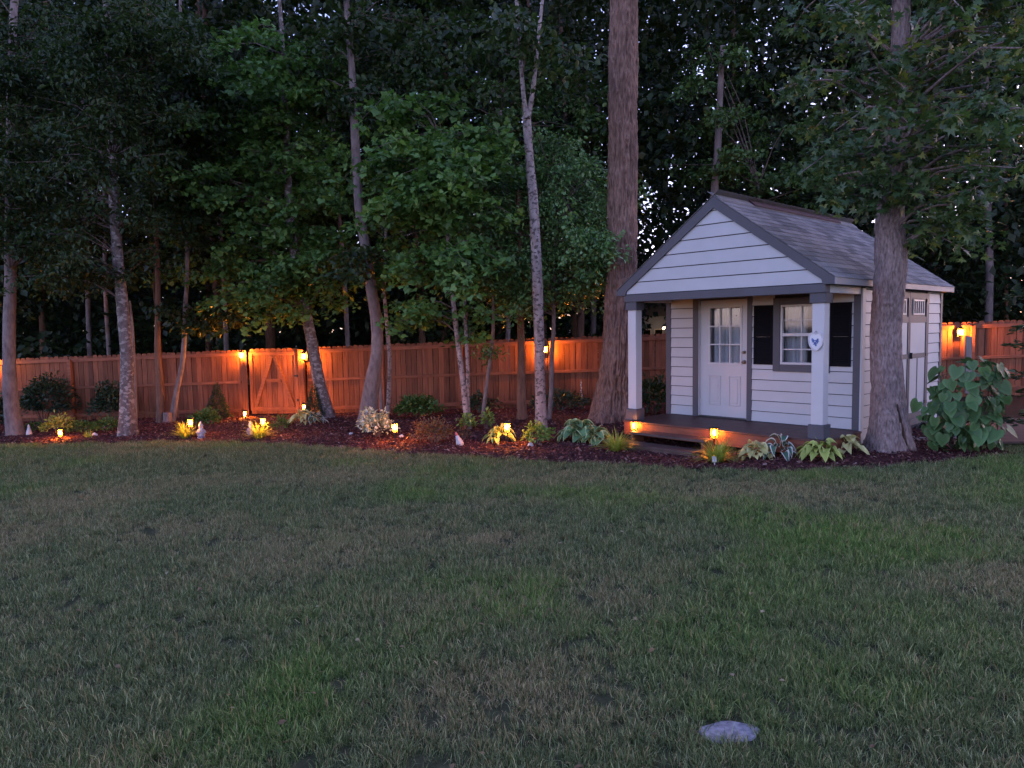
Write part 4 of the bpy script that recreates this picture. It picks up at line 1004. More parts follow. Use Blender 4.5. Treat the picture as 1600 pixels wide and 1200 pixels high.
sto = sm.build('far_stems', M['bark_red'], fwd_, smooth=True); sto['kind'] = 'stuff'
#@@PLANTS
# ================================================================== lamps
def path_light(label, px, py, top_py, Yo=0.0, group='path lights in the mulch bed', H=None):
    b = gp(px, py); b.y += Yo; b = Vector((b.x * b.y / (b.y - Yo), b.y, 0)); b.z = float(BZ(b.x, b.y)) - .01
    H = H or max(.18, (at(px, top_py, b.y).z - b.z))
    o = empty('path_light', b, random.uniform(0, 1)); tag(o, label, 'path light', group)
    s = H - .02; w = .042
    MB().lathe([(.008, -.12), (.009, 0), (.009, s - .19)], 8).build('stake', M['black'], o)
    MB().lathe([(.02, 0), (.05, .008), (.05, .018), (.03, .022)], 4, (0, 0, s - .195)).build('base_plate', M['black'], o)
    MB().prism([(-w*.72, s - .17), (w*.72, s - .17), (w, s - .025), (-w, s - .025)], 1, -w*.8, w*.8).build('lantern_glass', M['amber'], o); bulb(s - .09, .016, .04, M['bulb_path'], o)
    for sx in (-1, 1):
        for sy in (-1, 1):
            MB().tube([(sx*w*.78, sy*w*.86, s - .175), (sx*w*1.06, sy*w*.86, s - .022)], [.004, .004], 4).build('frame_bar', M['black'], o)
    MB().lathe([(.075, s - .022), (.078, s - .014), (.045, s + .008), (.012, s + .02)], 4).build('cap', M['black'], o)
    return o
path_light('lit path lantern at the left edge of the bed', 95, 692, 668)
path_light('lit path lantern behind the yellow tuft beside the grey figurine', 299, 690, 652)
path_light('lit path lantern before the gate in a yellow tuft', 412, 690, 650)
path_light('lit path lantern in front of the white leaved shrub', 618, 699, 658)
path_light('lit path lantern on a bare stake in the middle of the bed', 793, 702, 657)
path_light('small lit lantern at the foot of the left gate post', 383, 658, 640, group='low lanterns at the gate')
path_light('small lit lantern at the foot of the right gate post', 476, 655, 629, group='low lanterns at the gate')
SHM = SH.matrix_basis
def deck_light(label, u, v, zt):
    p = SHM @ Vector((u, v, 0)); z0 = float(BZ(p.x, p.y)) - .01
    o = empty('path_light', (p.x, p.y, z0), -0.8259); tag(o, label, 'path light', 'lanterns along the porch deck')
    s = zt - z0; w = .04
    MB().lathe([(.008, -.12), (.009, 0), (.009, s - .19)], 8).build('stake', M['black'], o)
    MB().lathe([(.02, 0), (.045, .008), (.045, .018), (.03, .022)], 4, (0, 0, s - .195)).build('base_plate', M['black'], o)
    MB().box((-w, -w*.8, s - .17), (w, w*.8, s - .02)).build('lantern_glass', M['amber'], o); bulb(s - .09, .016, .04, M['bulb_deck'], o)
    for sx in (-1, 1):
        for sy in (-1, 1):
            bx('frame_bar', (sx*w*1.06 - .004, sy*w*.86 - .004, s - .175), (sx*w*1.06 + .004, sy*w*.86 + .004, s - .02), M['black'], o)
    MB().box((-.058, -.05, s - .019), (.058, .05, s - .003)).box((-.03, -.025, s - .003), (.03, .025, s + .006)).build('cap', M['black'], o)
deck_light('lit square lantern at the left end of the porch steps', .285, -.14, ZD + .03)
deck_light('lit square lantern at the right end of the porch steps', 1.835, -.17, ZD + .06)

def wall_lamp(label, px, py, off=.13):
    x = fence_X(px, py); y = fence_Y(x) - off; p = at(px, py, y)
    o = empty('wall_lantern', (p.x, y, p.z), PHI); tag(o, label, 'wall lamp', 'wall lanterns on the fence')
    w = .05
    bx('back_plate', (-.05, off - .125 + .04, -.11), (.05, off - .125 + .052, .13), M['black'], o, 0.003)
    MB().tube([(0, off - .08, .09), (0, .0, .135), (0, 0, .1)], [.008]*3, 6).build('bracket_arm', M['black'], o)
    MB().prism([(-w*.75, -.075), (w*.75, -.075), (w, .075), (-w, .075)], 1, -w*.85, w*.85).build('lantern_glass', M['amber'], o); bulb(0, .018, .045, M['bulb_wall'], o)
    MB().lathe([(.085, .078), (.088, .088), (.04, .115), (.01, .125)], 4).build('cap', M['black'], o)
    MB().lathe([(.012, -.105), (.05, -.09), (.055, -.078)], 4).build('finial', M['black'], o)
    return o
wall_lamp('lit wall lantern on the left gate post', 377, 555, .22)
wall_lamp('lit wall lantern on the right gate post', 474, 557, .22)
wall_lamp('lit fence lantern half hidden by the white spotted trunk', 852, 546, .17)
wall_lamp('lit fence lantern behind the bush right of the shed', 1502, 519, .17)
wall_lamp('lit fence lantern just outside the left picture edge', -24, 566, .17)

# ================================================================== bed plants
def hosta_leaf(name, L, wr, rise, droop, stem, material, heart=.0, nu=9, nv=7):
    V = []; E = []; VE = []
    for i in range(nu):
        t = i / (nu - 1)
        w = (math.sin(math.pi * min(1, t ** .72)) ** .75 if 0 < t < 1 else 0) * wr * L * .5 * (1 - .25 * t) + (.004 if t < .01 else 0)
        x = stem + L * t * .95; z = rise * (1 - math.exp(-3 * (t + .25))) - droop * t * t
        for j in range(nv):
            q = (j / (nv - 1) * 2 - 1)
            zz = z + abs(q) ** 1.6 * w * .45 + .006 * math.sin(q * 9) * (1 if 0 < i < nu - 1 else 0)
            V.append((x - (heart * w * abs(q) if t < .3 else 0), q * w, zz)); E.append(max(abs(q), t ** 6, 1 - t * 8 if t < .125 else 0)); VE.append(.5 + .5 * math.cos(q * 16))
    i = np.arange(nu * nv).reshape(nu, nv)
    Fh = np.stack([i[:-1, :-1], i[1:, :-1], i[1:, 1:], i[:-1, 1:]], -1).reshape(-1, 4)
    return np_mesh(name, V, Fh, material, {'edge': E, 'vein': VE}, smooth=True)
def hosta(label, px, py, n, L, material, wr=.75, spread=1.0, flatten=1.0, seed=0, name='hosta', sx=1.0):
    r_ = random.Random(seed); b = gp(px, py); b.z = float(BZ(b.x, b.y)) if b.y > float(bed_edge(b.x)) else float(GH(b.x, b.y))
    o = empty(name, b); tag(o, label, 'plant', 'hostas in the mulch bed')
    ms = [hosta_leaf('leaf', L, wr, L * 1.0, L * .35, .02, material), hosta_leaf('leaf', L, wr, L * .78, L * .62, L * .22, material), hosta_leaf('leaf', L, wr, L * .5, L * .55, L * .45, material)]
    n = int(n * 1.7)
    for k in range(n):
        ring = 0 if k < n * .25 else (1 if k < n * .6 else 2)
        a = k * 2.399 + r_.uniform(-.3, .3); sc = r_.uniform(.8, 1.15)
        link('leaf', ms[ring], o, (math.cos(a) * L * .16 * spread * ring, math.sin(a) * L * .16 * spread * ring, r_.uniform(0, .04) + .02 * (2 - ring)), (r_.uniform(-.35, .35), r_.uniform(-.2, .2), a), (sc, sc, sc * flatten))
    return o
hosta('large hosta with pale edged round leaves left of the steps', 905, 694, 34, .235, M['hosta_green'], .82, 1.25, 1.25, 1)
hosta('smaller pale edged hosta touching the grassy clump', 931, 697, 18, .19, M['hosta_green'], .82, 1.1, 1.1, 2)
hosta('pale yellow hosta in front of the porch deck', 1180, 719, 22, .17, M['hosta_pale'], .8, 1.1, 1.1, 3)
hosta('white edged dark hosta beside the pale yellow one', 1219, 720, 10, .18, M['hosta_white'], .6, 1.0, 1.35, 4)
hosta('lime yellow hosta under the right porch post', 1282, 723, 28, .19, M['hosta_yellow'], .72, 1.2, 1.1, 5)
hosta('pale yellow hosta nearest the split based trunk', 1324, 715, 16, .165, M['hosta_pale'], .72, 1.2, 1.1, 6)
hosta('yellow hosta glowing beside the middle path lantern', 782, 696, 18, .2, M['hosta_yellow'], .55, 1.1, 1.3, 7)
hosta('pale yellow hosta before the right gate post', 472, 668, 16, .22, M['hosta_pale'], .6, 1.1, 1.2, 8)
hosta('blue green leafy plant at the foot of the leaning trunk', 492, 667, 14, .2, M['hosta_white'], .6, 1.0, 1.0, 9)

def tuft(label, px, py, n, Lm, material, seed=0, spread=1.0):
    r_ = np.random.default_rng(seed); b = gp(px, py); b.z = float(BZ(b.x, b.y)) if b.y > float(bed_edge(b.x)) else float(GH(b.x, b.y))
    V = []; Fq = []; rn = []
    for k in range(n):
        a = r_.uniform(0, 2*np.pi); L = Lm * r_.uniform(.6, 1.15); out = r_.uniform(.25, 1.0) * spread; w = .006 * r_.uniform(.8, 1.3); c0 = r_.uniform(0, .06)
        ca, sa = np.cos(a), np.sin(a); n0 = len(V); tone = np.clip(r_.normal(.5, .25), 0, 1); tw_ = r_.normal(0, .12)
        for i in range(6):
            t = i / 5; x = c0 + L * out * (t + .25 * t * t) * .75; z = L * (1.25 - .5 * out) * (t - .62 * out * t * t)
            ww = w * (1 - t) ** .6 + .0006; px_, py_ = x * ca - tw_ * t * t * L * sa, x * sa + tw_ * t * t * L * ca
            V += [(px_ - ww * sa, py_ + ww * ca, z), (px_ + ww * sa, py_ - ww * ca, z)]; rn += [tone, tone]
            if i: q = n0 + 2 * i; Fq.append((q - 2, q - 1, q + 1, q))
    o = link('grassy_clump', np_mesh('grassy_clump', V, Fq, material, {'rnd': rn}), None, b)
    return tag(o, label, 'plant', 'grassy clumps along the bed edge')
tuft('yellow green grassy clump left of the porch steps', 962, 707, 260, .42, M['blade'], 1, 1.25)
tuft('yellow green grassy clump under the right step lantern', 1120, 724, 300, .44, M['blade'], 2, 1.25)
tuft('yellow grassy clump glowing left of the grey figurine', 290, 689, 230, .42, M['blade'], 3, 1.2)
tuft('yellow grassy clump glowing before the gate', 405, 691, 230, .42, M['blade'], 4, 1.2)
tuft('low yellow clump beside the pale rock at far left', 139, 689, 60, .18, M['blade'], 5)

def shrub(label, px, py, rx, h, n, size, wid, kind, material, seed=0, ry=None, name='shrub', cone=False, group='shrubs in the mulch bed', lift=0.0, stems=7, Y=None, fill=.35):
    r_ = np.random.default_rng(seed + 500); b = gp(px, py) if Y is None else at(px, py, Y); b.z = float(BZ(b.x, b.y)); ry = ry or rx
    o = empty(name, b); tag(o, label, 'shrub', group)
    q = rnd_dirs(n, r_); q[:, 2] = np.abs(q[:, 2]) * 1.25 - .25
    rad = r_.uniform(fill, 1, n) ** .5
    if cone:
        t = 1 - np.sqrt(r_.uniform(0, 1, n)); a = r_.uniform(0, 2*np.pi, n); rr = (1 - t) * np.sqrt(r_.uniform(.5, 1, n)) * (.9 + .2 * np.sin(a * 5 + t * 20))
        P = np.stack([rx * rr * np.cos(a), ry * rr * np.sin(a), .03 + h * t], 1); D = np.stack([np.cos(a), np.sin(a), a * 0 + .5], 1) + r_.normal(0, .4, (n, 3)); N = np.stack([np.cos(a), np.sin(a), a * 0 + .7], 1)
    else:
        lump = .5 + .85 * vnoise(np.arctan2(q[:, 1], q[:, 0]) * 1.6 + 20, q[:, 2] * 2.5 + 7, seed)
        P = q * rad[:, None] * lump[:, None] * np.array([rx, ry, h * .62]); P[:, 2] += h * .42 + lift; D = q + r_.normal(0, .6, (n, 3)); N = q * .6 + np.array([0, 0, .9]) + r_.normal(0, .4, (n, 3))
        P[:, 2] = np.maximum(P[:, 2], .02)
    V, Fx, rn = leaves(P, D, N + r_.normal(0, .2, (n, 3)), size * r_.uniform(.6, 1.2, n), wid, kind, np.clip(r_.normal(.5, .27, n), 0, 1))
    fo = link('foliage', np_mesh('foliage', V, Fx, material, {'rnd': rn}), o); fo['kind'] = 'stuff'
    for k in range(stems):
        a = 2*math.pi*k/stems + r_.uniform(-.3, .3)
        f = .1 if cone else .55
        MB().tube([(.02*math.cos(a), .02*math.sin(a), -.03), (rx*f*.5*math.cos(a), ry*f*.5*math.sin(a), h*.35), (rx*f*math.cos(a), ry*f*math.sin(a), h*.75)], [.012, .009, .004], 5).build('stem', M['twig'], o)
    return o
shrub('white variegated shrub before the curved pale trunk', 590, 688, .40, .52, 900, .075, .5, 'oval', M['lf_white'], 1, fill=.15)
shrub('rounded green shrub against the fence mid bed', 654, 658, .52, .48, 1400, .09, .55, 'oval', M['lf_shrub'], 2, lift=.03)
shrub('low russet leaved shrub right of the white shrub', 680, 698, .48, .42, 1500, .05, .5, 'oval', M['lf_red'], 3, fill=.1)
shrub('tiny red shrub under the twin stemmed maple', 725, 690, .13, .2, 130, .05, .5, 'oval', M['lf_red'], 4)
shrub('lime green mounded plant before the spotted trunk', 840, 700, .28, .36, 620, .06, .55, 'oval', M['lf_lime'], 5)
shrub('small pale leafy plant at the twin stem base', 729, 678, .2, .34, 110, .08, .6, 'oval', M['lf_lime'], 6, fill=.1)
shrub('small pale leafy plant right of the twin stems', 760, 676, .16, .36, 110, .08, .6, 'oval', M['lf_lime'], 7, fill=.1)
shrub('dark green shrub by the fence behind the twin stems', 750, 650, .42, .5, 700, .08, .5, 'oval', M['lf_spruce'], 8)
shrub('low green shrub left of the dark cone shrub', 322, 668, .34, .32, 700, .075, .5, 'oval', M['lf_shrub'], 9)
shrub('small sparse green plant right of the gate lantern', 440, 678, .22, .32, 170, .075, .55, 'oval', M['lf_shrub'], 10, fill=.1)
shrub('tall dark shrub behind the left lantern by the fence', 68, 665, .75, 1.25, 2600, .1, .5, 'oval', M['lf_spruce'], 11)
shrub('dark shrub by the fence left of the mottled trunk', 178, 662, .5, 1.0, 1600, .1, .5, 'oval', M['lf_spruce'], 12)
shrub('dark shrub at the very left picture edge', -8, 680, .45, .9, 1300, .1, .5, 'oval', M['lf_spruce'], 13)
shrub('low dark green ground shrub right of the left lantern', 128, 680, .42, .26, 700, .06, .5, 'oval', M['lf_shrub'], 14)
shrub('low dark green ground shrub touching the mottled trunk', 166, 680, .36, .3, 700, .06, .5, 'oval', M['lf_shrub'], 15)
shrub('orange lit leafy plant behind the left lantern', 93, 684, .34, .46, 420, .07, .5, 'oval', M['lf_yellow'], 16, fill=.1)
shrub('low plant at the foot of the left pale trunk', 52, 680, .28, .22, 300, .06, .5, 'oval', M['lf_shrub'], 17)
shrub('dark cone shaped dwarf spruce left of the gate', 341, 658, .34, .92, 3400, .06, .3, 'needle', M['lf_spruce'], 18, cone=True, name='dwarf_spruce', stems=1)
shrub('dark cone shaped dwarf spruce behind the leaning trunk', 492, 659, .26, .85, 2600, .06, .3, 'needle', M['lf_spruce'], 19, cone=True, name='dwarf_spruce', stems=1)
shrub('dark low plants by the fence right of the spotted trunk', 878, 645, .7, .45, 900, .1, .4, 'oval', M['lf_spruce'], 20)
shrub('dark leafy plants behind the left porch post', 1022, 640, .75, .75, 1000, .12, .5, 'oval', M['lf_dark'], 21, Y=15.6)

# heart leaved bush at the right
def heart_leaf_mesh(L, material):
    prof = [(-.18, .22), (-.12, .40), (.05, .5), (.3, .49), (.55, .38), (.8, .18), (1.0, 0)]
    V = [(0, 0, .03), (.5, 0, -.01), (1, 0, -.12)]; E_ = [.2, .2, 1]
    up_ = [(x, y, .07 * y * 2 - .10 * x * x) for x, y in prof[:-1]]; dn = [(x, -y, z) for x, y, z in up_]
    V += up_ + dn; E_ += [1] * 12
    Fh = [(0, 3 + i, 4 + i) for i in range(2)] + [(0, 5, 1), (1, 5, 6), (1, 6, 7), (1, 7, 8), (1, 8, 2)]
    Fh += [tuple(reversed([q + 6 if q >= 3 else q for q in f])) for f in Fh[:]]
    V = [tuple(c * L for c in v) for v in V]
    return np_mesh('leaf', V, Fh, material, {'edge': E_, 'vein': [.5] * len(V)}, smooth=True)
def heart_bush():
    b = gp(1508, 708); Y = b.y; b.z = float(GH(b.x, b.y)) + .02
    o = empty('climbing_bush', b); tag(o, 'big bush of heart shaped green leaves right of the shed', 'bush')
    ms = [heart_leaf_mesh(L, M['heart']) for L in (.13, .165, .2)]
    r_ = np.random.default_rng(31); s = Y / F_PX
    blobs = [(1512, 622, 50, 60, 80), (1490, 660, 48, 42, 56), (1530, 655, 36, 48, 46), (1465, 635, 28, 34, 26), (1515, 578, 46, 20, 34), (1545, 600, 26, 38, 22), (1470, 678, 26, 22, 16)]
    cen = np.array(at(1508, 630, Y))
    for (px, py, rx, ry, n) in blobs:
        c = np.array(at(px, py, Y))
        for q in rnd_dirs(n, r_):
            if q[1] > .55: q[1] = -q[1]
            p = c + q * np.array([rx * s, .38, ry * s]) * r_.uniform(.72, 1.02)
            nrm = np.array([q[0] * .9, q[1] * 1.0 - .25, q[2] * .6 + .55]) + r_.normal(0, .48, 3); nrm /= np.linalg.norm(nrm)
            dn = np.array([q[0] * .4 + r_.normal(0, .35), -.25 + r_.normal(0, .2), -1.0]); dn -= nrm * dn.dot(nrm); dn /= np.linalg.norm(dn)
            sd_ = np.cross(nrm, dn)
            m4 = Matrix(((dn[0], sd_[0], nrm[0]), (dn[1], sd_[1], nrm[1]), (dn[2], sd_[2], nrm[2])))
            lf = link('leaf', ms[r_.integers(0, 3)], o, tuple(p - np.array(b)), m4.to_euler()); k = r_.uniform(.55, 1.2); lf.scale = (k, k, k)
    for k in range(7):
        a = r_.uniform(-1, 1); MB().tube([(a * .15, .05, -.05), (a * .35, .0, .7), (a * .42, .0, 1.15)], [.014, .01, .005], 5).build('stem', M['twig'], o)
    return o
heart_bush()

# cedar boughs at the right edge
def cedar():
    Y = 9.6; r_ = np.random.default_rng(41)
    b = at(1720, 700, Y); b.z = float(G(b.x, Y))
    o = empty('cedar_tree', b); tag(o, 'feathery dark conifer reaching in at the right picture edge', 'tree')
    pts = [np.array((b.x, Y, b.z - .05)), np.array((b.x + .05, Y, b.z + 2)), np.array((b.x, Y, b.z + 4.5))]
    link('trunk', trunk_mesh('trunk', pts, [.11, .08, .02], M['bark_red'], nseg=14, nring=30, flare=.2), o)
    Ps, Ds, Ns = [], [], []; mb = MB()
    for k in range(46):
        h = .25 + 4.0 * k / 46; L = (1.5 - h * .22) * r_.uniform(.8, 1.1); a = k * 2.4; d = np.array([math.cos(a), math.sin(a), .12])
        base = np.array((b.x, Y, b.z + h)); tip = base + d * L + np.array([0, 0, -.12 * L])
        mb.tube([base - np.array(b), (base + tip) / 2 + [0, 0, .06] - np.array(b), tip - np.array(b)], [.014, .009, .003], 4)
        n = 150; t = r_.uniform(.15, 1, n); side = np.cross(d, [0, 0, 1.0]); off = r_.uniform(-1, 1, n) * .34 * (1 - .6 * t)
        P = base + d * L * t[:, None] + side * off[:, None] + np.stack([0*t, 0*t, -.12*L*t*t + r_.normal(0, .03, n)], 1)
        Ps.append(P); Ds.append(d + side * np.sign(off)[:, None] * .9 + r_.normal(0, .25, (n, 3))); Ns.append(np.array([0, 0, 1.0]) + r_.normal(0, .35, (n, 3)))
    P = np.concatenate(Ps); n = len(P)
    V, Fx, rn = leaves(P, np.concatenate(Ds), np.concatenate(Ns), .11 * r_.uniform(.6, 1.2, n), .22, 'oval', r_.uniform(0, 1, n))
    link('foliage', np_mesh('foliage', V - np.array(b), Fx, M['lf_cedar'], {'rnd': rn}), o)['kind'] = 'stuff'
    link('limbs', mb.mesh('limbs', M['twig']), o)['kind'] = 'stuff'
cedar()

# ================================================================== ornaments and small things
M['gnome'] = paint('weathered_resin', (0.27, 0.29, 0.36), 0.5, 0.8, 26, 0.3)
M['gnome_skin'] = paint('painted_face', (0.5, 0.42, 0.4), 0.2, 0.7)
M['gnome_blue'] = paint('painted_blue', (0.12, 0.15, 0.3), 0.4, 0.7, 20)
def figurine(label, px, py, h, body, hat):
    b = gp(px, py); b.z = float(BZ(b.x, b.y)) - .005
    o = empty('garden_figurine', b, .4); tag(o, label, 'figurine'); k = h / .36
    MB().lathe([(.075, 0), (.08, .02), (.07, .03)], 14).build('base', M['stone_pale'], o, smooth=False, scale=(k,)*3)
    MB().lathe([(.06, .03), (.075, .07), (.07, .12), (.058, .16), (.05, .19), (.03, .205)], 14).build('body', body, o, smooth=True, scale=(k,)*3)
    MB().lathe([(.012, .195), (.036, .21), (.043, .235), (.038, .26), (.02, .275)], 14).build('head', M['gnome_skin'], o, smooth=True, scale=(k,)*3)
    MB().lathe([(.05, .255), (.052, .263), (.036, .285), (.022, .32), (.008, .355)], 14).build('hat', hat, o, smooth=True, scale=(k,)*3)
    MB().add([(-.035, -.03, .235), (.035, -.03, .235), (0, -.062, .15), (-.02, -.05, .2), (.02, -.05, .2), (0, -.02, .24)], [(0, 3, 5), (3, 2, 4), (3, 4, 5), (4, 1, 5), (0, 2, 3), (1, 4, 2), (0, 5, 1), (0, 1, 2)]).build('beard', M['plastic_white'], o, scale=(k,)*3)
    for sx in (-1, 1):
        MB().tube([(sx*.05, 0, .175), (sx*.078, -.03, .125), (sx*.03, -.07, .11)], [.02, .02, .014], 8).build('arm', body, o, smooth=True, scale=(k,)*3)
        MB().lathe([(.028, 0), (.03, .015), (.012, .032)], 8, (sx*.035, -.06, .026)).build('boot', M['gnome_blue'], o, smooth=True, scale=(k,)*3)
figurine('mottled blue grey garden figurine right of a glowing tuft', 315, 689, .37, M['gnome'], M['gnome'])
figurine('small pale and blue figurine left of the gate tuft', 392, 686, .32, M['gnome_blue'], M['gnome_skin'])

def bird(label, px, py, h, lean=0.0, tip=None):
    b = gp(px, py); b.z = float(BZ(b.x, b.y)) - .005
    o = empty('garden_ornament', b); o.rotation_euler = (0, lean, .3); tag(o, label, 'ornament')
    k = h / .2
    MB().lathe([(.045, 0), (.052, .02), (.046, .06), (.03, .11), (.02, .15)], 12).build('body', M['plastic_white'], o, smooth=True, scale=(k,)*3)
    MB().lathe([(.018, .148), (.02, .165), (.012, .19), (.003, .2)], 10).build('head', tip or M['plastic_white'], o, smooth=True, scale=(k,)*3)
M['tip_red'] = paint('faded_red', (0.5, 0.12, 0.12), 0.2, 0.6)
bird('small white tapered ornament right of the left pale trunk', 46, 684, .26)
bird('leaning white tapered ornament with a reddish tip mid bed', 720, 701, .26, -.35, M['tip_red'])
def rock(label, px, py, w, h, material, name='rock', seed=0, cat='rock', lift=0.0):
    r_ = np.random.default_rng(seed); b = gp(px, py); b.z = (float(BZ(b.x, b.y)) if b.y > float(bed_edge(b.x)) else float(GH(b.x, b.y))) + lift
    bm = bmesh.new(); bmesh.ops.create_icosphere(bm, subdivisions=3, radius=1)
    for v in bm.verts:
        k = 1 + .25 * (float(vnoise(v.co.x * 2 + 9 + seed, v.co.y * 2 + v.co.z * 1.7 + 5, seed)) - .5) * 2
        v.co = Vector((v.co.x * w / 2 * k, v.co.y * w / 2 * k * .8, max(-.03, v.co.z * h * k)))
    me = bpy.data.meshes.new(name); bm.to_mesh(me); bm.free(); me.materials.append(material)
    me.polygons.foreach_set('use_smooth', np.ones(len(me.polygons), bool))
    o = link(name, me, None, b); return tag(o, label, cat)
rock('small white rock by the yellow clump at far left', 148, 686, .13, .07, M['plastic_white'], seed=1)
rock('tiny white rock on the low shrub by the mottled trunk', 164, 663, .1, .06, M['plastic_white'], seed=2, lift=.08)
rock('small white rock at the front of the lime green plant', 829, 702, .1, .06, M['plastic_white'], seed=3)
rock('small pale rock before the white leaved shrub', 628, 689, .1, .05, M['stone_pale'], seed=4)
rock('small pale rock left of the white leaved shrub', 549, 684, .1, .04, M['stone_pale'], seed=5)

def lawn_stone():
    b = gp(1140, 1143); b.z = float(GH(b.x, b.y)) + .004
    n = 22; pts = []
    for k in range(n):
        a = 2*math.pi*k/n; q = 1 + .10*math.sin(2*a + 1) + .06*math.sin(5*a); pts.append((.135*q*math.cos(a), .10*q*math.sin(a)))
    o = MB().prism(pts, 2, -.05, .002).build('stepping_stone', M['lawn_stone'], None, 0.006, loc=b)
    return tag(o, 'flat pale stone sunk in the grass near the camera', 'stone'), b
M['lawn_stone'] = paint('flat_stone', (0.25, 0.24, 0.26), 0.5, 0.9, 30, 0.9)
_, STONE = lawn_stone()

def plant_tag():
    b = gp(1117, 729); b.z = float(GH(b.x, b.y)) + .02
    o = empty('plant_tag', b); tag(o, 'white plastic plant tag before the right step tuft', 'plant tag'); o.rotation_euler = (R(-12), 0, .1)
    bx('tag_plate', (-.03, 0, .05), (.03, .003, .13), M['plastic_white'], o); bx('tag_stake', (-.008, .0035, -.08), (.008, .006, .06), M['plastic_white'], o)
plant_tag()

def wind_chime():
    x = fence_X(911, 605); y = fence_Y(x) - .04
    top = at(908, 594, y); bot = at(911, 629, y); o = empty('hanging_ornament', (top.x, y, top.z)); tag(o, 'pale hanging string ornament on the fence left of the massive trunk', 'ornament')
    H = top.z - bot.z
    MB().tube([(0, 0, .02), (0, 0, -H*.6)], [.004, .004], 5).build('cord', M['plastic_white'], o)
    for k in range(5):
        MB().lathe([(.004, -.03), (.016, -.01), (.016, .01), (.004, .03)], 8, (.004*(-1)**k, 0, -.06 - k*H*.12)).build('bead', M['plastic_white'], o, smooth=True)
    MB().lathe([(.004, -H*.62), (.02, -H*.7), (.042, -H*.95), (.038, -H), (.01, -H*1.0)][::-1], 10, (.02, 0, 0)).build('bell', M['plastic_white'], o, smooth=True)
wind_chime()

def stump():
    b = gp(262, 664); b.z = float(BZ(b.x, b.y)) - .02
    p = np.array(b)
    o = empty('tree_stump', b); tag(o, 'short grey stump between two thin trunks left of the cone', 'stump')
    link('trunk', trunk_mesh('trunk', [p, p + [0, 0, .14], p + [.01, 0, .27]], [.11, .1, .095], M['bark_gum'], nseg=24, nring=14, flare=.25, ridge=.06), o)
stump()

M['scar'] = bark('split_wood', (0.012, 0.008, 0.007), (0.04, 0.025, 0.02), (0.12, 0.07, 0.05), 20, 4, None, 0.6)
# split scar at the sweetgum's foot
sgb = gp(1388, 708)
def scar():
    root = [o for o in bpy.data.objects if o.name.startswith('sweetgum_tree')][0]
    Y = sgb.y; pts = []
    for (px, py, w) in [(1402, 632, 2), (1405, 652, 5), (1410, 676, 7), (1416, 696, 3)]:
        pts.append((np.array(at(px, py, Y - .262)) - np.array(root.location), w / 2 / F_PX * Y))
    MB().tube([p for p, _ in pts], [r for _, r in pts], 8).build('split_scar', M['scar'], root, smooth=True)
    pts2 = [(np.array(at(px, py, Y - .225)) - np.array(root.location), w / 2 / F_PX * Y) for (px, py, w) in [(1407, 640, 4), (1414, 668, 9), (1420, 690, 12), (1428, 708, 12)]]
    MB().tube([p for p, _ in pts2], [r for _, r in pts2], 10).build('root_flap', M['bark_gum'], root, smooth=True)
scar()

# landing and boardwalk right of the shed
ld = empty('wooden_landing', SHM @ Vector((W_ + .06, 2.2, 0)), -0.8259); tag(ld, 'weathered plank landing below the shed side doors', 'landing')
for k in range(8):
    bx('plank', (0.0 + k*.142, 0.0, .06), (.136 + k*.142, 1.9, .10), M['greyboard'], ld, 0.003)
for q in (.05, .95, 1.8): bx('joist', (0, q, -.15), (1.13, q + .05, .059), M['greyboard'], ld)
bwk = empty('boardwalk', (7.05, 10.35, 0), R(-4)); tag(bwk, 'dark plank boardwalk at the right picture edge', 'boardwalk')
for k in range(18):
    bx('plank', (0, k*.146, .13), (3.6, k*.146 + .139, .165), M['walk'], bwk, 0.003, loc=(random.uniform(-.02, .02), 0, 0))
for q in (.05, 1.75, 3.45): bx('joist', (q, 0.02, -.05), (q + .06, 2.6, .129), M['walk'], bwk)
lb = at(1513, 562, 11.4)
o = MB().box((-.07, -.012, -.55), (.07, .012, .38)).build('leaning_board', M['greyboard'], None, 0.003, loc=lb, rot=(R(-8), R(9), R(20)))
tag(o, 'grey weathered board leaning behind the heart leaved bush', 'board')

# neighbour's house glimpsed past the porch
M['house_wall'] = paint('house_siding', (0.22, 0.26, 0.36), 0.1)
M['house_roof'] = paint('house_roof', (0.08, 0.075, 0.08), 0.2, 0.9)
def neighbour():
    Y = 40.0; c = at(1022, 520, Y); z0 = float(G(c.x, Y)) - .2
    o = empty('neighbour_house', (c.x, Y, z0)); tag(o, 'distant blue grey house glimpsed behind the left porch post', 'house')
    bx('wall', (-2.6, 0, 0), (2.6, 5, 2.9), M['house_wall'], o)
    MB().prism([(-3.0, 2.9), (3.0, 2.9), (0, 4.6)], 1, -.3, 5.3).build('roof', M['house_roof'], o)
    for x in (-.62, .05, .75):
        wdw = bx('window', (x - .05, -.04, .8), (x + .45, -.003, 2.2), M['white'], o); bx('pane', (x, -.05, .86), (x + .4, -.041, 2.14), M['shutter'], wdw)
    for x in (-.9, .62): bx('porch_column', (x, -1.0, 0), (x + .13, -.87, 2.9), M['white'], o)
    pb = at(1037, 512, Y - 1.0)
    MB().lathe([(.03, -.08), (.08, 0), (.03, .08)], 8, (pb.x - c.x, -1.0, pb.z - z0)).build('porch_bulb', M['lamp_far'], o)
neighbour()

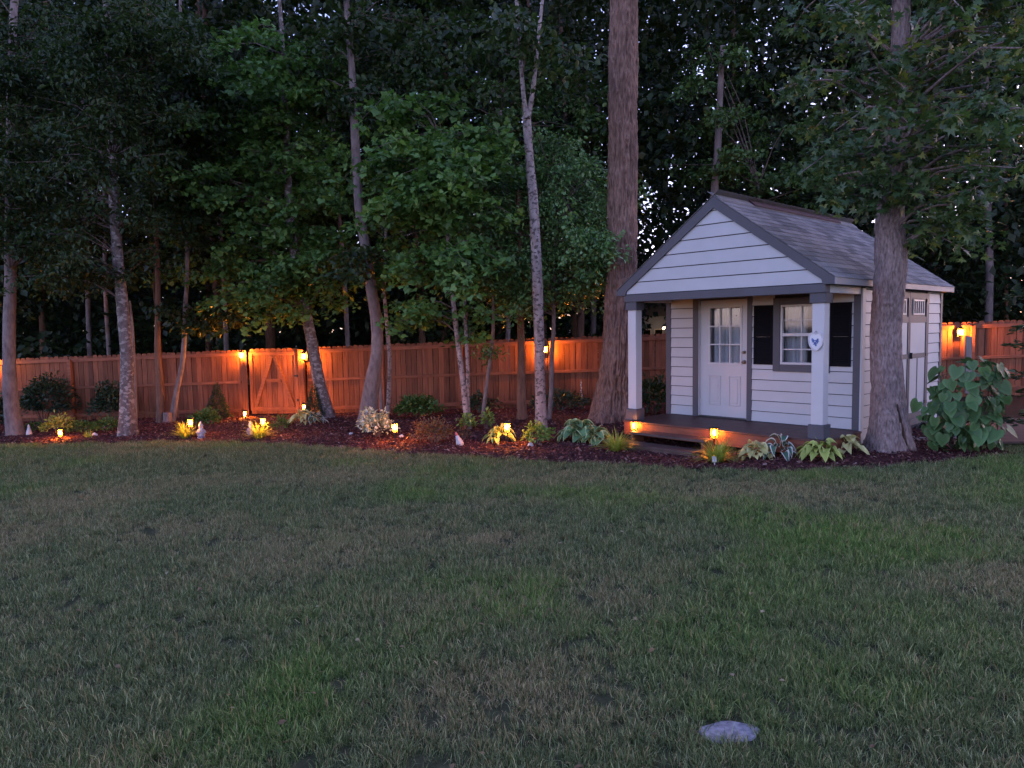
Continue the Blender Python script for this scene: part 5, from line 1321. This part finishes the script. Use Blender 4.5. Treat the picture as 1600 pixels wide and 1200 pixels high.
# ================================================================== mulch chips and grass
def chips():
    r_ = np.random.default_rng(51); n = 46000
    x = r_.uniform(-15, BED_X1, n); t = r_.uniform(0, 1, n) ** 1.5
    lo = bed_edge(x); hi = fence_Y(x); y = lo - .10 * r_.uniform(0, 1, n) ** 3 + (hi - lo) * t
    z = BZ(x, y) + r_.uniform(.0, .025, n)
    L = r_.uniform(.02, .07, n) * np.where(r_.uniform(size=n) < .06, 1.7, 1); w = L * r_.uniform(.25, .6, n); a = r_.uniform(0, 2*np.pi, n)
    tz = r_.normal(0, .45, n); sx_ = r_.normal(0, .5, n)
    d = np.stack([np.cos(a), np.sin(a), tz], 1); d /= np.linalg.norm(d, axis=1, keepdims=True)
    s = np.stack([-np.sin(a), np.cos(a), sx_], 1); s /= np.linalg.norm(s, axis=1, keepdims=True)
    P = np.stack([x, y, z], 1); c = [(-.5, -.5), (.5, -.35), (.4, .5), (-.45, .4)]
    V = np.stack([P + d * (L * p)[:, None] + s * (w * q)[:, None] for p, q in c], 1)
    nrm = np.cross(d, s); V2 = V + nrm[:, None, :] * -.006
    V = np.concatenate([V, V2], 1).reshape(-1, 3)
    f = np.array([(0,1,2,3), (0,4,5,1), (1,5,6,2), (2,6,7,3), (3,7,4,0)])
    Fx = (f[None] + (np.arange(n) * 8)[:, None, None]).reshape(-1, 4)
    return np_mesh('mulch_chips', V, Fx, M['chip'], {'rnd': np.repeat(r_.uniform(0, 1, n) ** 1.4, 8)})
tag(link('mulch_chips', chips()), 'loose red brown bark chips over the bed', 'mulch', kind='stuff')

def tuft_mesh(k, r_):
    n = 54; rad = .055
    th = r_.uniform(0, 2*np.pi, n); rr = rad * np.sqrt(r_.uniform(0, 1, n)); x = rr*np.cos(th); y = rr*np.sin(th)
    h = r_.uniform(.026, .062, n) * np.where(r_.uniform(size=n) < .06, 1.45, 1); w = r_.uniform(.001, .0022, n)
    a = r_.uniform(0, 2*np.pi, n); lean = np.abs(r_.normal(0, .6, n)) + .12; la = th + r_.normal(0, 1.1, n)
    B = np.stack([x, y, 0*x - .006], 1); S = np.stack([np.cos(a), np.sin(a), 0*a], 1) * w[:, None]; D = np.stack([np.cos(la), np.sin(la), 0*a], 1); up_ = np.array([0, 0, 1.0])
    m = B + D * (h*lean*.38)[:, None] + up_ * (h*.58)[:, None]
    t = B + D * (h*lean)[:, None] + up_ * (h*np.maximum(.4, 1 - .28*lean*lean))[:, None]
    V = np.stack([B - S, B + S, m - S*.85, m + S*.85, t], 1).reshape(-1, 3)
    Fx = (np.array([(0,1,3), (0,3,2), (2,3,4)])[None] + (np.arange(n)*5)[:, None, None]).reshape(-1, 3)
    return np_mesh('grass_tuft', V, Fx, M['grass'], {'rnd': np.repeat(np.clip(r_.normal(.46, .3, n), 0, 1), 5), 'pick': np.repeat(r_.uniform(0, 1, n), 5)})

def grass():
    r_ = np.random.default_rng(61); N = 42000
    e0, e1, pw_ = 2.3, 16.5, .15
    u = r_.uniform(0, 1, N); q = pw_ + 1; y = (e0**q + u * (e1**q - e0**q)) ** (1/q)
    x = r_.uniform(-1, 1, N) * (.80 * y + .9)
    ed = np.where(x < BED_X1, bed_edge(np.clip(x, EX[0], BED_X1)), 10.9)
    keep = y < ed + .05 * r_.normal(size=N)
    keep &= ((x - STONE.x) / .15) ** 2 + ((y - STONE.y - .02) / .11) ** 2 > .8 + .3 * r_.uniform(size=N)
    cl = fbm(x * 3.2, y * 3.2, 71, 3); keep &= r_.uniform(size=N) < np.clip((cl - .2) * 4, .8, 1)
    x, y, cl, ed = x[keep], y[keep], cl[keep], ed[keep]; n = len(x); z = GH(x, y)
    dryn = fbm(x * .55 + 17, y * .8 + 3, 91, 4); dry = np.clip((dryn - .56) * 2.6, 0, .6)
    for (px, py, rx, ry, k) in [(775, 843, .42, .3, 1.0), (850, 750, 1.1, .5, .8), (1180, 768, 1.6, .5, .85), (1290, 780, .8, .35, .7), (940, 930, .5, .5, .6), (630, 855, .2, .2, .7), (1020, 905, .25, .25, .6), (700, 950, 1.0, .5, .4)]:
        c = gp(px, py); dry = np.maximum(dry, k * np.exp(-(((x - c.x) / rx) ** 2 + ((y - c.y) / ry) ** 2)) * (.55 + .9 * (fbm(x*3, y*3, 7, 3) - .2)))
    lush = np.clip((fbm(x * .8 + 31, y * .8 + 11, 95, 4) - .50) * 3.5, 0, 1) * .9
    sc = (.85 + .55 * (y / 16)) * (.75 + .6 * cl) * (1 + .25 * lush - .2 * dry) * r_.uniform(.85, 1.2, n)
    me = bpy.data.meshes.new('grass'); me.vertices.add(n); me.vertices.foreach_set('co', np.stack([x, y, z], 1).astype(np.float32).ravel()); me.update()
    for nm, v in (('dry', np.clip(dry * .9 + .09, 0, 1)), ('lush', lush), ('sc', sc), ('rz', r_.uniform(0, 6.283, n))):
        at_ = me.attributes.new(nm, 'FLOAT', 'POINT'); at_.data.foreach_set('value', v.astype(np.float32))
    tc = bpy.data.collections.new('grass_tufts')
    for k in range(9): tc.objects.link(bpy.data.objects.new('grass_tuft', tuft_mesh(k, r_)))
    ng = bpy.data.node_groups.new('grass_scatter', 'GeometryNodeTree')
    ng.interface.new_socket('Geometry', in_out='INPUT', socket_type='NodeSocketGeometry'); ng.interface.new_socket('Geometry', in_out='OUTPUT', socket_type='NodeSocketGeometry')
    gi = ng.nodes.new('NodeGroupInput'); go = ng.nodes.new('NodeGroupOutput'); iop = ng.nodes.new('GeometryNodeInstanceOnPoints'); ci = ng.nodes.new('GeometryNodeCollectionInfo')
    ci.inputs['Collection'].default_value = tc; ci.inputs['Separate Children'].default_value = True; ci.inputs['Reset Children'].default_value = True
    iop.inputs['Pick Instance'].default_value = True
    def named(nm):
        q_ = ng.nodes.new('GeometryNodeInputNamedAttribute'); q_.data_type = 'FLOAT'; q_.inputs['Name'].default_value = nm; return q_.outputs['Attribute']
    cx = ng.nodes.new('ShaderNodeCombineXYZ'); ng.links.new(named('rz'), cx.inputs['Z']); er = ng.nodes.new('FunctionNodeEulerToRotation'); ng.links.new(cx.outputs[0], er.inputs[0])
    ng.links.new(gi.outputs[0], iop.inputs['Points']); ng.links.new(ci.outputs[0], iop.inputs['Instance']); ng.links.new(er.outputs[0], iop.inputs['Rotation']); ng.links.new(named('sc'), iop.inputs['Scale'])
    ng.links.new(iop.outputs[0], go.inputs[0])
    o = link('grass', me); md = o.modifiers.new('scatter', 'NODES'); md.node_group = ng
    me.materials.append(M['grass'])
    print('grass tufts', n)
    return o
tag(grass(), 'short patchy grass blades covering the lawn', 'grass', kind='stuff')

def fallen_leaves():
    r_ = np.random.default_rng(73); n = 260
    y = r_.uniform(2.6, 16, n); x = r_.uniform(-.8, .8, n) * y
    ed = np.where(x < BED_X1, bed_edge(np.clip(x, EX[0], BED_X1)), 10.9); bed = y > ed
    z = np.where(bed, BZ(np.clip(x, -19, BED_X1), y) + .03, GH(x, y) + .045)
    k = y < fence_Y(x) - .2; k &= ~((x > 1.7) & (y > 9.6) & bed)
    x, y, z = x[k], y[k], z[k]; n = len(x); a = r_.uniform(0, 2*np.pi, n)
    D = np.stack([np.cos(a), np.sin(a), r_.normal(0, .25, n)], 1); N = np.array([0, 0, 1.0]) + r_.normal(0, .35, (n, 3))
    V, Fx, rn = leaves(np.stack([x, y, z], 1), D, N, r_.uniform(.022, .05, n), .6, 'oval', r_.uniform(0, 1, n) ** 2)
    return np_mesh('fallen_leaves', V, Fx, leafmat('fallen_leaf', [(0.12, 0.07, 0.035), (0.22, 0.15, 0.07), (0.36, 0.3, 0.2)], .15), {'rnd': rn})
tag(link('fallen_leaves', fallen_leaves()), 'small dry leaves scattered on lawn and mulch', 'fallen leaves', kind='stuff')
